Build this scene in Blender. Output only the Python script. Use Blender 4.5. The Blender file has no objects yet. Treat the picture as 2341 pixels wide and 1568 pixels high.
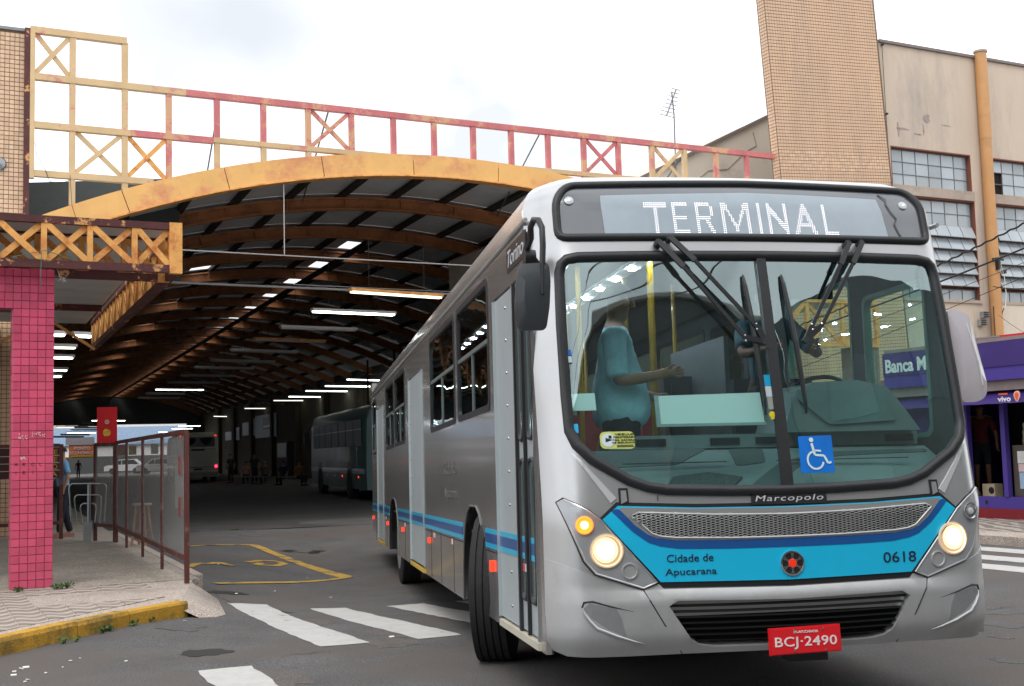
import bpy, bmesh, math, random
from mathutils import Vector, Matrix, noise
from mathutils.geometry import delaunay_2d_cdt
random.seed(7)
sc = bpy.context.scene
COL = sc.collection
PI = math.pi
# ------------------------------------------------------------------ camera
CAM_P = Vector((0, 0, 1.5))
FPX, CX, CY = 2750.0, 1170.5, 784.0           # focal length and centre for a 2341 px wide picture
_r = math.atan(.027); _p = math.atan((1028 - CY) * math.cos(_r) / FPX)
c_fw = Vector((0, math.cos(_p), math.sin(_p))); _u = Vector((0, -math.sin(_p), math.cos(_p))); _x = Vector((1, 0, 0))
c_rt = _x * math.cos(_r) - _u * math.sin(_r); c_up = _x * math.sin(_r) + _u * math.cos(_r)
cd = bpy.data.cameras.new('camera'); cam = bpy.data.objects.new('camera', cd); COL.objects.link(cam)
cd.sensor_width = 36; cd.lens = 36 * FPX / 2341; cd.clip_end = 2000; cd.clip_start = .05
cam.matrix_world = Matrix((( c_rt.x, c_up.x, -c_fw.x, 0), (c_rt.y, c_up.y, -c_fw.y, 0), (c_rt.z, c_up.z, -c_fw.z, CAM_P.z), (0, 0, 0, 1)))
sc.camera = cam
# ------------------------------------------------------------------ sky: overcast, bright
SUN_EL, SUN_AZ = math.radians(55), math.radians(200)
w = bpy.data.worlds.new('World'); sc.world = w; w.use_nodes = True
nt = w.node_tree; N = nt.nodes; L = nt.links; N.clear()
wo = N.new('ShaderNodeOutputWorld'); bg = N.new('ShaderNodeBackground'); bg.inputs[1].default_value = 1.0
sky = N.new('ShaderNodeTexSky'); sky.sky_type = 'NISHITA'; sky.sun_disc = False
sky.sun_elevation = SUN_EL; sky.sun_rotation = SUN_AZ
m1 = N.new('ShaderNodeMixRGB'); m1.blend_type = 'MULTIPLY'; m1.inputs[0].default_value = 1; m1.inputs[2].default_value = (.1, .1, .1, 1)
L.new(sky.outputs[0], m1.inputs[1])
tc = N.new('ShaderNodeTexCoord')
ns = N.new('ShaderNodeTexNoise'); ns.inputs['Scale'].default_value = 2.6; ns.inputs['Detail'].default_value = 5; ns.inputs['Roughness'].default_value = .55
L.new(tc.outputs['Generated'], ns.inputs['Vector'])
cr = N.new('ShaderNodeValToRGB')
cr.color_ramp.elements[0].position = .36; cr.color_ramp.elements[0].color = (.86, .89, .94, 1)
cr.color_ramp.elements[1].position = .50; cr.color_ramp.elements[1].color = (1.62, 1.64, 1.68, 1)
L.new(ns.outputs[0], cr.inputs[0])
# one darker cloud bank up to the left, above the hall
dv = N.new('ShaderNodeVectorMath'); dv.operation = 'DISTANCE'
cdir = (c_fw * FPX + c_rt * (520 - CX) - c_up * (60 - CY)).normalized()
ns2 = N.new('ShaderNodeTexNoise'); ns2.inputs['Scale'].default_value = 7; ns2.inputs['Detail'].default_value = 4
L.new(tc.outputs['Generated'], ns2.inputs['Vector'])
sc2 = N.new('ShaderNodeVectorMath'); sc2.operation = 'MULTIPLY_ADD'; sc2.inputs[1].default_value = (.16, .16, .16)
L.new(ns2.outputs['Color'], sc2.inputs[0]); L.new(tc.outputs['Generated'], sc2.inputs[2])
L.new(sc2.outputs[0], dv.inputs[0]); dv.inputs[1].default_value = tuple(cdir + Vector((.08, .08, .08)))
mr = N.new('ShaderNodeMapRange'); mr.interpolation_type = 'SMOOTHSTEP'
mr.inputs['From Min'].default_value = .02; mr.inputs['From Max'].default_value = .19; mr.inputs['To Min'].default_value = .9; mr.inputs['To Max'].default_value = 0
L.new(dv.outputs['Value'], mr.inputs['Value'])
m2 = N.new('ShaderNodeMixRGB'); m2.inputs[2].default_value = (.70, .74, .80, 1)
L.new(mr.outputs[0], m2.inputs[0]); L.new(cr.outputs[0], m2.inputs[1])
m3 = N.new('ShaderNodeMixRGB'); m3.inputs[0].default_value = .93
L.new(m1.outputs[0], m3.inputs[1]); L.new(m2.outputs[0], m3.inputs[2])
L.new(m3.outputs[0], bg.inputs[0]); L.new(bg.outputs[0], wo.inputs[0])
sl = bpy.data.lights.new('sun', 'SUN'); sl.energy = 1.0; sl.angle = math.radians(25); sl.color = (1, .96, .9)
so = bpy.data.objects.new('sun', sl); COL.objects.link(so)
so.rotation_euler = (PI / 2 - SUN_EL, 0, PI - SUN_AZ)
sc.view_settings.view_transform = 'Standard'; sc.view_settings.look = 'None'; sc.view_settings.gamma = 1
sc.view_settings.use_curve_mapping = False; sc.view_settings.exposure = 0.18
sc.cycles.max_bounces = 8; sc.cycles.transparent_max_bounces = 16; sc.cycles.diffuse_bounces = 3; sc.cycles.glossy_bounces = 4
# ------------------------------------------------------------------ frames
TH = math.radians(27)
HA = Vector((-math.sin(TH), math.cos(TH), 0)); HB = Vector((math.cos(TH), math.sin(TH), 0)); HO = Vector((-9.30973, 23, 0))
HM = Matrix.Translation(HO) @ Matrix.Rotation(TH, 4, 'Z')
def hallM(s=0, a=0, z=0, yaw=0): return HM @ Matrix.Translation((s, a, z)) @ Matrix.Rotation(yaw, 4, 'Z')
def hw(s, a, z=0): return HM @ Vector((s, a, z))
BM = Matrix.Translation((1.43848, 6.44455, .01141)) @ Matrix.Rotation(.1801337, 4, 'Z') @ Matrix.Rotation(-.0241426, 4, 'X') @ Matrix.Rotation(.0051039, 4, 'Y')
def sstep(a, b, x):
    t = min(1, max(0, (x - a) / (b - a))); return t * t * (3 - 2 * t)
_bi = (Matrix.Translation((1.43848, 6.44455, 0)) @ Matrix.Rotation(.1801337, 4, 'Z')).inverted()
def gz(x, y):
    """height of the road: a shallow drainage valley in front of the hall entrance"""
    q = _bi @ Vector((x, y, 0))
    return -.23 * sstep(2.2, 9.5, q.y) * (1 - sstep(13.5, 22, q.y)) * (1 - sstep(1.9, 4.2, abs(q.x)))
def wz(M, x, y): 
    p = M @ Vector((x, y, 0)); return gz(p.x, p.y)
# ------------------------------------------------------------------ materials
MATS = {}
def _n(nt, t, **k):
    n = nt.nodes.new(t)
    for a, b in k.items():
        if a.startswith('_'): setattr(n, a[1:], b)
        else: n.inputs[a].default_value = b
    return n
def mat(name, col, rough=.6, metal=0, var=.12, scale=6, bump=0, bscale=60, spec=.5, col2=None, c2pos=(.5, .62), c2s=.55, stretch=None, coat=0, emis=None, alpha=None, fine=0, rv=0, world=False):
    """principled material, base colour broken up by noise; col2 = second colour (rust, stain, dirt) in patches"""
    if name in MATS: return MATS[name]
    m = bpy.data.materials.new(name); m.use_nodes = True; nt = m.node_tree; b = nt.nodes['Principled BSDF']; l = nt.links
    tc = _n(nt, 'ShaderNodeTexCoord'); src = _n(nt, 'ShaderNodeNewGeometry').outputs['Position'] if world else tc.outputs['Object']
    if stretch:
        mp = _n(nt, 'ShaderNodeMapping'); mp.inputs['Scale'].default_value = stretch; l.new(src, mp.inputs[0]); src = mp.outputs[0]
    n1 = _n(nt, 'ShaderNodeTexNoise'); n1.inputs['Scale'].default_value = scale; n1.inputs['Detail'].default_value = 6; n1.inputs['Roughness'].default_value = .65; l.new(src, n1.inputs['Vector'])
    r = _n(nt, 'ShaderNodeValToRGB'); e = r.color_ramp.elements
    lo = [max(0, c * (1 - var)) for c in col[:3]] + [1]; hi = [c * (1 + var) for c in col[:3]] + [1]
    e[0].position = .3; e[0].color = lo; e[1].position = .7; e[1].color = hi; l.new(n1.outputs[0], r.inputs[0]); out = r.outputs[0]
    if fine:
        n3 = _n(nt, 'ShaderNodeTexNoise'); n3.inputs['Scale'].default_value = fine; n3.inputs['Detail'].default_value = 2; l.new(tc.outputs['Object'], n3.inputs['Vector'])
        r3 = _n(nt, 'ShaderNodeMapRange'); r3.inputs['From Min'].default_value = .3; r3.inputs['From Max'].default_value = .7; r3.inputs['To Min'].default_value = .5; r3.inputs['To Max'].default_value = 1.6
        l.new(n3.outputs[0], r3.inputs[0]); mm = _n(nt, 'ShaderNodeMixRGB', _blend_type='MULTIPLY'); mm.inputs[0].default_value = 1
        l.new(out, mm.inputs[1]); l.new(r3.outputs[0], mm.inputs[2]); out = mm.outputs[0]
    if col2:
        n2 = _n(nt, 'ShaderNodeTexNoise'); n2.inputs['Scale'].default_value = scale * c2s; n2.inputs['Detail'].default_value = 8; n2.inputs['Roughness'].default_value = .72
        l.new(src, n2.inputs['Vector'])
        r2 = _n(nt, 'ShaderNodeValToRGB'); r2.color_ramp.elements[0].position = c2pos[0]; r2.color_ramp.elements[1].position = c2pos[1]; l.new(n2.outputs[0], r2.inputs[0])
        mx = _n(nt, 'ShaderNodeMixRGB'); mx.inputs[2].default_value = (*col2, 1); l.new(r2.outputs[0], mx.inputs[0]); l.new(out, mx.inputs[1]); out = mx.outputs[0]
    if rv:
        oi = _n(nt, 'ShaderNodeObjectInfo'); r4 = _n(nt, 'ShaderNodeMapRange'); r4.inputs['To Min'].default_value = 1 - rv; r4.inputs['To Max'].default_value = 1 + rv * .7; l.new(oi.outputs['Random'], r4.inputs[0])
        m4 = _n(nt, 'ShaderNodeMixRGB', _blend_type='MULTIPLY'); m4.inputs[0].default_value = 1; l.new(out, m4.inputs[1]); l.new(r4.outputs[0], m4.inputs[2]); out = m4.outputs[0]
    l.new(out, b.inputs['Base Color'])
    b.inputs['Roughness'].default_value = rough; b.inputs['Metallic'].default_value = metal
    b.inputs['Specular IOR Level'].default_value = spec; b.inputs['Coat Weight'].default_value = coat; b.inputs['Coat Roughness'].default_value = .08
    if emis: b.inputs['Emission Color'].default_value = (*emis[:3], 1); b.inputs['Emission Strength'].default_value = emis[3]
    if alpha is not None: b.inputs['Alpha'].default_value = alpha
    if bump:
        nb = _n(nt, 'ShaderNodeTexNoise'); nb.inputs['Scale'].default_value = bscale; nb.inputs['Detail'].default_value = 4; l.new(tc.outputs['Object'], nb.inputs['Vector'])
        bu = _n(nt, 'ShaderNodeBump'); bu.inputs['Strength'].default_value = bump; bu.inputs['Distance'].default_value = .02; l.new(nb.outputs[0], bu.inputs['Height']); l.new(bu.outputs[0], b.inputs['Normal'])
    MATS[name] = m; return m
def glass(name, tint, refl=.1, rough=.02):
    if name in MATS: return MATS[name]
    m = bpy.data.materials.new(name); m.use_nodes = True; nt = m.node_tree; nt.nodes.clear(); l = nt.links
    o = _n(nt, 'ShaderNodeOutputMaterial'); t = _n(nt, 'ShaderNodeBsdfTransparent'); t.inputs[0].default_value = (*tint, 1)
    g = _n(nt, 'ShaderNodeBsdfGlossy'); g.inputs['Roughness'].default_value = rough; g.inputs[0].default_value = (.82, 1, 1, 1)
    f = _n(nt, 'ShaderNodeFresnel'); ge = _n(nt, 'ShaderNodeNewGeometry'); io = _n(nt, 'ShaderNodeMapRange'); io.inputs['To Min'].default_value = 1.5; io.inputs['To Max'].default_value = 1 / 1.5
    l.new(ge.outputs['Backfacing'], io.inputs[0]); l.new(io.outputs[0], f.inputs[0])
    a = _n(nt, 'ShaderNodeMath', _operation='ADD'); a.inputs[1].default_value = refl; a.use_clamp = True
    nz = _n(nt, 'ShaderNodeTexNoise'); nz.inputs['Scale'].default_value = 1.1; tcn = _n(nt, 'ShaderNodeTexCoord'); l.new(tcn.outputs['Object'], nz.inputs['Vector'])
    bu = _n(nt, 'ShaderNodeBump'); bu.inputs['Strength'].default_value = .35; bu.inputs['Distance'].default_value = .03; l.new(nz.outputs[0], bu.inputs['Height']); l.new(bu.outputs[0], g.inputs['Normal'])
    x = _n(nt, 'ShaderNodeMixShader'); l.new(f.outputs[0], a.inputs[0]); l.new(a.outputs[0], x.inputs[0]); l.new(t.outputs[0], x.inputs[1]); l.new(g.outputs[0], x.inputs[2]); l.new(x.outputs[0], o.inputs[0])
    MATS[name] = m; return m
def emit(name, col, st):
    return mat(name, tuple(c * .6 for c in col), emis=(*col, st), var=.02)
# ------------------------------------------------------------------ mesh building
class MB:
    def __init__(s): s.v = []; s.f = []
    def add(s, vs, fs):
        k = len(s.v); s.v += [tuple(v) for v in vs]; s.f += [tuple(i + k for i in f) for f in fs]; return s
    def box(s, x0, x1, y0, y1, z0, z1, M=None):
        vs = [Vector((x, y, z)) for x in (x0, x1) for y in (y0, y1) for z in (z0, z1)]
        if M: vs = [M @ v for v in vs]
        return s.add(vs, [(0, 1, 3, 2), (4, 6, 7, 5), (0, 4, 5, 1), (2, 3, 7, 6), (0, 2, 6, 4), (1, 5, 7, 3)])
    def bar(s, p, q, w, h, up=(0, 0, 1)):
        p = Vector(p); q = Vector(q); d = (q - p).normalized(); up = Vector(up)
        if abs(d.dot(up)) > .98: up = Vector((0, 1, 0))
        sd = d.cross(up).normalized(); u = sd.cross(d)
        vs = [a + sd * (i * w / 2) + u * (j * h / 2) for a in (p, q) for i, j in ((-1, -1), (1, -1), (1, 1), (-1, 1))]
        return s.add(vs, [(3, 2, 1, 0), (4, 5, 6, 7), (0, 1, 5, 4), (1, 2, 6, 5), (2, 3, 7, 6), (3, 0, 4, 7)])
    def tube(s, pts, r, n=8, cap=True, r2=None, flat=1):
        pts = [Vector(p) for p in pts]; k0 = len(s.v); m = len(pts); u = None
        for i, p in enumerate(pts):
            d = (pts[min(i + 1, m - 1)] - pts[max(i - 1, 0)]).normalized()
            if u is None: u = d.orthogonal().normalized()
            u = (u - d * u.dot(d)).normalized(); w = d.cross(u)
            rr = r if r2 is None else r + (r2 - r) * i / max(1, m - 1)
            if isinstance(r, (list, tuple)): rr = r[i]
            for j in range(n):
                a = 2 * PI * j / n; s.v.append(tuple(p + u * math.cos(a) * rr + w * math.sin(a) * rr * flat))
        for i in range(m - 1):
            for j in range(n):
                a = k0 + i * n + j; b = k0 + i * n + (j + 1) % n; s.f.append((a, b, b + n, a + n))
        if cap: s.f.append(tuple(k0 + j for j in reversed(range(n)))); s.f.append(tuple(k0 + (m - 1) * n + j for j in range(n)))
        return s
    def loop(s, pts, r, n=8):
        """closed tube"""
        pts = [Vector(p) for p in pts]; m = len(pts); k0 = len(s.v); u = None
        for i, p in enumerate(pts):
            d = (pts[(i + 1) % m] - pts[i - 1]).normalized()
            if u is None: u = d.orthogonal().normalized()
            u = (u - d * u.dot(d)).normalized(); w = d.cross(u)
            for j in range(n): a = 2 * PI * j / n; s.v.append(tuple(p + u * math.cos(a) * r + w * math.sin(a) * r))
        # find twist between last and first ring
        best = min(range(n), key=lambda q: (Vector(s.v[k0 + q]) - Vector(s.v[k0 + (m - 1) * n])).length)
        for i in range(m):
            off = best if i == m - 1 else 0
            for j in range(n):
                a = k0 + i * n + j; b = k0 + i * n + (j + 1) % n; c = k0 + ((i + 1) % m) * n
                s.f.append((a, b, c + (j + 1 + off) % n, c + (j + off) % n))
        return s
    def lathe(s, prof, n=16, M=None, cap=True):
        """profile of (radius, z) about the z axis"""
        k0 = len(s.v); M = M or Matrix()
        for r, z in prof:
            for j in range(n): a = 2 * PI * j / n; s.v.append(tuple(M @ Vector((r * math.cos(a), r * math.sin(a), z))))
        for i in range(len(prof) - 1):
            for j in range(n):
                a = k0 + i * n + j; b = k0 + i * n + (j + 1) % n; s.f.append((a, b, b + n, a + n))
        if cap: s.f.append(tuple(k0 + j for j in reversed(range(n)))); s.f.append(tuple(k0 + (len(prof) - 1) * n + j for j in range(n)))
        return s
    def grid(s, fn, nu, nv):
        k0 = len(s.v)
        for i in range(nu + 1):
            for j in range(nv + 1): s.v.append(tuple(fn(i / nu, j / nv)))
        for i in range(nu):
            for j in range(nv): a = k0 + i * (nv + 1) + j; s.f.append((a, a + nv + 1, a + nv + 2, a + 1))
        return s
    def prism(s, poly, y0, y1, mp=lambda x, y, z: (x, y, z)):
        """polygon in x,z extruded along y"""
        n = len(poly); vs = [mp(x, y0, z) for x, z in poly] + [mp(x, y1, z) for x, z in poly]
        return s.add(vs, [tuple(range(n)), tuple(reversed(range(n, 2 * n)))] + [(i, i + n, (i + 1) % n + n, (i + 1) % n) for i in range(n)])
    def mesh(s, name, m=None, smooth=False, ang=None):
        me = bpy.data.meshes.new(name); me.from_pydata(s.v, [], s.f); me.validate()
        bm = bmesh.new(); bm.from_mesh(me); bmesh.ops.recalc_face_normals(bm, faces=bm.faces); bm.to_mesh(me); bm.free()
        if smooth:
            me.polygons.foreach_set('use_smooth', [True] * len(me.polygons)); me.set_sharp_from_angle(angle=math.radians(ang or 40))
        if m: me.materials.append(m)
        return me
def link(name, data, parent=None, M=None):
    o = bpy.data.objects.new(name, data); COL.objects.link(o)
    if parent: o.parent = parent
    if M is not None: o.matrix_basis = M
    return o
def tag(o, label=None, cat=None, group=None, kind=None):
    if label: o['label'] = label
    if cat: o['category'] = cat
    if group: o['group'] = group
    if kind: o['kind'] = kind
    return o
def thing(name, label, cat, M=None, group=None): return tag(link(name, None, None, M), label, cat, group)
def part(name, mb, m, parent=None, M=None, smooth=False, label=None, ang=None, kind=None):
    me = mb.mesh(name, m, smooth, ang) if isinstance(mb, MB) else mb
    o = link(name, me, parent, M)
    if not isinstance(mb, MB) and m and not me.materials: me.materials.append(m)
    return tag(o, label, kind=kind)
def struct(name, mb, m, M=None, **k):
    o = part(name, mb, m, None, M, **k); o['kind'] = 'structure'; return o
def copy_tree(o, parent=None):
    c = o.copy(); COL.objects.link(c)
    if parent: c.parent = parent
    for ch in [x for x in KIDS.get(o.name, [])]: copy_tree(ch, c)
    return c
def kids(o):
    for c in o.children: KIDS.setdefault(o.name, []).append(c); kids(c)
KIDS = {}
def text_mesh(s, size=1, shear=0, offset=0, extrude=.002, space=1, align='CENTER', bold=0, wx=1):
    c = bpy.data.curves.new('lettering', 'FONT'); c.body = s; c.size = size; c.shear = shear; c.offset = offset; c.extrude = extrude
    c.space_character = space; c.align_x = align; c.align_y = 'CENTER'; c.resolution_u = 3; c.space_line = 1.0
    o = bpy.data.objects.new('lettering', c); COL.objects.link(o); dg = bpy.context.evaluated_depsgraph_get(); dg.update()
    me = bpy.data.meshes.new_from_object(o.evaluated_get(dg)); bpy.data.objects.remove(o); bpy.data.curves.remove(c)
    if wx != 1:
        for v in me.vertices: v.co.x *= wx
    me.name = 'lettering'; me.materials.clear(); return me
def fit_text(s, w, h, **k):
    me = text_mesh(s, 1, **k); xs = [v.co.x for v in me.vertices]; ys = [v.co.y for v in me.vertices]
    cx, cy = (max(xs) + min(xs)) / 2, (max(ys) + min(ys)) / 2; sx = w / (max(xs) - min(xs)); sy = h / (max(ys) - min(ys))
    for v in me.vertices: v.co.x = (v.co.x - cx) * sx; v.co.y = (v.co.y - cy) * sy
    return me
RXZ = Matrix.Rotation(PI / 2, 4, 'X')          # stands a text up: x right, z up, facing -y
def inpoly(x, y, P):
    c = False; n = len(P); j = n - 1
    for i in range(n):
        xi, yi = P[i]; xj, yj = P[j]
        if (yi > y) != (yj > y) and x < (xj - xi) * (y - yi) / (yj - yi) + xi: c = not c
        j = i
    return c
def dens(P, d):
    out = []
    for i in range(len(P)):
        a = Vector(P[i]); b = Vector(P[(i + 1) % len(P)]); k = max(1, int((b - a).length / d + .5))
        out += [tuple(a + (b - a) * (j / k)) for j in range(k)]
    return out
def rnd(P, r, n=4):
    """round the corners of a polygon"""
    out = []; m = len(P)
    for i in range(m):
        p = Vector(P[i]); a = Vector(P[i - 1]); b = Vector(P[(i + 1) % m]); ra = min(r, (a - p).length * .48, (b - p).length * .48)
        A = p + (a - p).normalized() * ra; B = p + (b - p).normalized() * ra
        for k in range(n + 1): t = k / n; out.append(tuple(A * (1 - t) ** 2 + p * 2 * t * (1 - t) + B * t * t))
    return out
def patch(mp, outer, holes=(), d=.08, off=0, th=.01, mb=None):
    # th=0 gives a single sheet (glass)
    """a sheet with thickness th lying on the surface mp(u,v), outlined by a polygon with holes"""
    mb = mb or MB(); O = dens(outer, d); Hs = [dens(h, d) for h in holes]
    pts = []; ed = []
    for P in [O] + Hs:
        k = len(pts); pts += P; ed += [(k + i, k + (i + 1) % len(P)) for i in range(len(P))]
    us = [p[0] for p in O]; vs = [p[1] for p in O]; nu = int((max(us) - min(us)) / d) + 1; nv = int((max(vs) - min(vs)) / d) + 1
    for i in range(1, nu):
        for j in range(1, nv):
            x = min(us) + (max(us) - min(us)) * i / nu; y = min(vs) + (max(vs) - min(vs)) * j / nv
            if inpoly(x, y, O) and not any(inpoly(x, y, h) for h in Hs): pts.append((x, y))
    V2, _, F, *_r2 = delaunay_2d_cdt([Vector(p) for p in pts], ed, [], 0, 1e-5)
    tri = []
    for f in F:
        c = sum((V2[i] for i in f), Vector((0, 0))) / len(f)
        a = V2[f[0]]; b = V2[f[1]]; cc = V2[f[2]]
        if abs((b - a).cross(cc - a)) < 1e-9: continue
        if inpoly(c.x, c.y, O) and not any(inpoly(c.x, c.y, h) for h in Hs): tri.append(tuple(f))
    e = 1e-3; top = []; bot = []
    for q in V2:
        p = Vector(mp(q.x, q.y)); du = Vector(mp(q.x + e, q.y)) - Vector(mp(q.x - e, q.y)); dv = Vector(mp(q.x, q.y + e)) - Vector(mp(q.x, q.y - e))
        n = du.cross(dv).normalized(); top.append(p + n * off); bot.append(p + n * (off - th))
    if th == 0: mb.add(top, tri); return mb
    n = len(V2); cnt = {}
    for f in tri:
        for i in range(3): k = (f[i], f[(i + 1) % 3]); cnt[tuple(sorted(k))] = cnt.get(tuple(sorted(k)), []) + [k]
    rim = [v[0] for v in cnt.values() if len(v) == 1]
    mb.add(top + bot, tri + [tuple(i + n for i in reversed(f)) for f in tri] + [(b, a, a + n, b + n) for a, b in rim]); return mb
def skin(pts, edges, rad, sub=2, smooth=True):
    """one continuous body grown over a skeleton"""
    me = bpy.data.meshes.new('body'); me.from_pydata([tuple(p) for p in pts], edges, []); o = bpy.data.objects.new('body', me); COL.objects.link(o)
    md = o.modifiers.new('s', 'SKIN'); sv = me.skin_vertices[0].data
    for i, r in enumerate(rad): sv[i].radius = (r, r) if not isinstance(r, tuple) else r
    sv[0].use_root = True
    sb = o.modifiers.new('u', 'SUBSURF'); sb.levels = sub
    dg = bpy.context.evaluated_depsgraph_get(); dg.update()
    r = bpy.data.meshes.new_from_object(o.evaluated_get(dg)); bpy.data.objects.remove(o); bpy.data.meshes.remove(me)
    r.polygons.foreach_set('use_smooth', [True] * len(r.polygons)); return r
def mb_of(me, M=None):
    b = MB(); b.v = [tuple((M @ v.co) if M else v.co) for v in me.vertices]; b.f = [tuple(p.vertices) for p in me.polygons]; return b
# ================================================================== PLACING: real points from sight lines met with real planes
def ray(px, py): return (c_fw * FPX + c_rt * (px - CX) - c_up * (py - CY)).normalized()
def zpt(px, py, z): d = ray(px, py); return CAM_P + d * ((z - CAM_P.z) / d.z)
def gpt(px, py):
    z = 0
    for _ in range(12): p = zpt(px, py, z); z = gz(p.x, p.y)
    return p
def hpt(px, py, a):      # on the hall plane at depth a
    d = ray(px, py); t = (hw(0, a) - CAM_P).dot(HA) / d.dot(HA); return CAM_P + d * t
HMI = HM.inverted()
# ------------------------------------------------------------------ materials of the place
asph = mat('asphalt', (.098, .095, .094), .82, var=.26, scale=.9, bump=.5, bscale=120, col2=(.112, .095, .084), c2pos=(.46, .60), c2s=.45, fine=70)
conc = mat('concrete_floor', (.33, .285, .24), .8, var=.12, scale=2.2, bump=.25, bscale=80, col2=(.23, .21, .185), c2pos=(.5, .7), fine=50)
conl = mat('smooth_concrete', (.42, .355, .305), .85, var=.08, scale=2.2, bump=.2, col2=(.27, .24, .21), c2pos=(.52, .72), fine=60)
yel_k = mat('kerb_yellow', (.58, .31, .03), .75, var=.15, scale=4, bump=.5, bscale=40, col2=(.14, .115, .04), c2pos=(.50, .66))
wht_p = mat('road_white', (.52, .51, .49), .75, var=.1, scale=7, bump=.3, col2=(.12, .12, .12), c2pos=(.62, .68))
yel_p = mat('road_yellow', (.50, .30, .05), .75, var=.1, scale=6, col2=(.09, .09, .09), c2pos=(.50, .62))
redtile = mat('red_tile', (.62, .090, .175), .22, var=.12, scale=3, spec=.5, col2=(.50, .10, .15), c2pos=(.5, .75), rv=.13, world=True)
grout = mat('grout', (.16, .09, .09), .9)
bt = mat('beige_tile', (.68, .46, .30), .35, var=.10, scale=1.2, col2=(.50, .36, .26), c2pos=(.54, .75), stretch=(1, 1, .25), rv=.14, world=True)
btg = mat('tile_joint', (.17, .11, .075), .9)
rust = mat('yellow_rust_paint', (.80, .40, .11), .6, var=.15, scale=4, bump=.2, col2=(.55, .17, .04), c2pos=(.48, .66), c2s=1.3)
rust2 = mat('arch_paint', (.80, .45, .145), .55, var=.10, scale=1.2, bump=.12, col2=(.66, .27, .12), c2pos=(.49, .64), c2s=.9)
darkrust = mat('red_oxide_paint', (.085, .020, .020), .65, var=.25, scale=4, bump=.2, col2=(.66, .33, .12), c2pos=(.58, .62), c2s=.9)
trussp = mat('truss_paint', (.58, .17, .17), .6, var=.2, scale=2, bump=.15, col2=(.64, .36, .20), c2pos=(.52, .57), c2s=.5)
trussl = mat('truss_paint_ochre', (.64, .45, .24), .6, var=.12, scale=2, bump=.15, col2=(.60, .25, .20), c2pos=(.56, .62), c2s=.5)
ribm = mat('rib_paint', (.42, .165, .06), .6, var=.2, scale=3, col2=(.16, .06, .03), c2pos=(.5, .7))
purl = mat('purlin_dark', (.018, .014, .012), .7)
sheet = mat('roof_sheet', (.58, .61, .63), .6, var=.12, scale=1.2, col2=(.40, .41, .41), c2pos=(.55, .75))
redfence = mat('fence_red', (.095, .026, .022), .5, var=.25, scale=9, col2=(.19, .105, .08), c2pos=(.54, .66))
steel = mat('steel_tube', (.30, .32, .33), .3, metal=.9)
black = mat('black_plastic', (.014, .015, .017), .45, var=.05)
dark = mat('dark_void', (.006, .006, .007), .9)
white = mat('white_enamel', (.72, .72, .70), .5)
lampon = emit('tube_lit', (.93, 1, .97), 9.0)
# ------------------------------------------------------------------ ROAD
def axis(lo, hi, f0, f1, fs, cs):
    o = []; x = lo
    while x < hi - 1e-6:
        o.append(x); x += fs if f0 <= x < f1 else min(cs, max(fs, (f0 - x) if x < f0 else cs))
    return o + [hi]
xs = axis(-260, 300, -9, 9, .5, 30); ys = axis(-60, 420, 3, 32, .5, 30); b = MB()
for x in xs:
    for y in ys: b.v.append((x, y, gz(x, y)))
for i in range(len(xs) - 1):
    for j in range(len(ys) - 1): k = i * len(ys) + j; b.f.append((k, k + len(ys), k + len(ys) + 1, k + 1))
road = struct('road', b, asph, smooth=True); tag(road, 'grey asphalt road in front of the bus terminal')
def gsheet(name, poly, m, z=.004, d=.25, parent=None, jit=0, holes=(), kind=None, label=None):
    """flat sheet on the road; poly in hall coordinates"""
    if jit:
        poly = dens(poly, .16); poly = [(x + random.uniform(-jit, jit), y + random.uniform(-jit, jit)) for x, y in poly]
    def mp(s, a): p = hw(s, a); p.z = gz(p.x, p.y); return p
    return part(name, patch(mp, poly, holes, d, z, .002), m, parent, kind=kind, label=label)
cw = struct('crosswalk', MB().box(-.01, .01, -.01, .01, -.2, -.19, hallM(1.4, -13)), asph); tag(cw, 'white striped crosswalk in front of the terminal exit')
def stripe(s0, s1, a0, a1, ds=.15, par=cw):
    gsheet('stripe', [(s0, a0), (s0 - ds, a1), (s1 - ds, a1), (s1, a0)], wht_p, .005, .3, par, .012)
for s0, s1, a0, a1 in ((1.02, 1.44, -11.6, -15.3), (1.84, 2.24, -11.9, -15.35), (2.68, 3.10, -12.05, -15.4), (3.5, 3.95, -12.1, -15.4), (4.4, 4.85, -12.1, -15.4), (5.3, 5.75, -12.1, -15.4), (6.2, 6.65, -12.1, -15.4), (7.1, 7.55, -12.1, -15.4), (-.25, .13, -15.95, -19.5)): stripe(s0, s1, a0, a1)
cw2 = struct('crosswalk_right', MB().box(-.01, .01, -.01, .01, -.2, -.19, hallM(10, -15)), asph); tag(cw2, 'white striped crosswalk beside the right pavement')
for s0, s1 in ((10.65, 11.1), (9.75, 10.2), (8.9, 9.35)): stripe(s0, s1, -10.6, -18, 0, cw2)
bay = struct('parking_bay_marking', MB().box(-.01, .01, -.01, .01, -.2, -.19, hallM(2, -7)), asph); tag(bay, 'worn yellow bay outline with painted letters')
sc0 = lambda a: 9.1 + .07 * a
def pline(pts, wds, m, par, z=.006, name='painted_line'):
    P = [HMI @ gpt(*p) for p in pts]
    for i in range(len(P) - 1):
        p = Vector((P[i].x, P[i].y)); q = Vector((P[i + 1].x, P[i + 1].y)); d = (q - p).normalized(); n = Vector((-d.y, d.x)) * wds / 2
        gsheet(name, [tuple(p - n), tuple(q - n), tuple(q + n), tuple(p + n)], m, z + .0006 * i, .3, par, .012)
pline([(436, 1249), (582, 1247)], .13, yel_p, bay); pline([(575, 1245), (792, 1320)], .22, yel_p, bay, .008); pline([(800, 1320), (495, 1335)], .13, yel_p, bay, .010)
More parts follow.
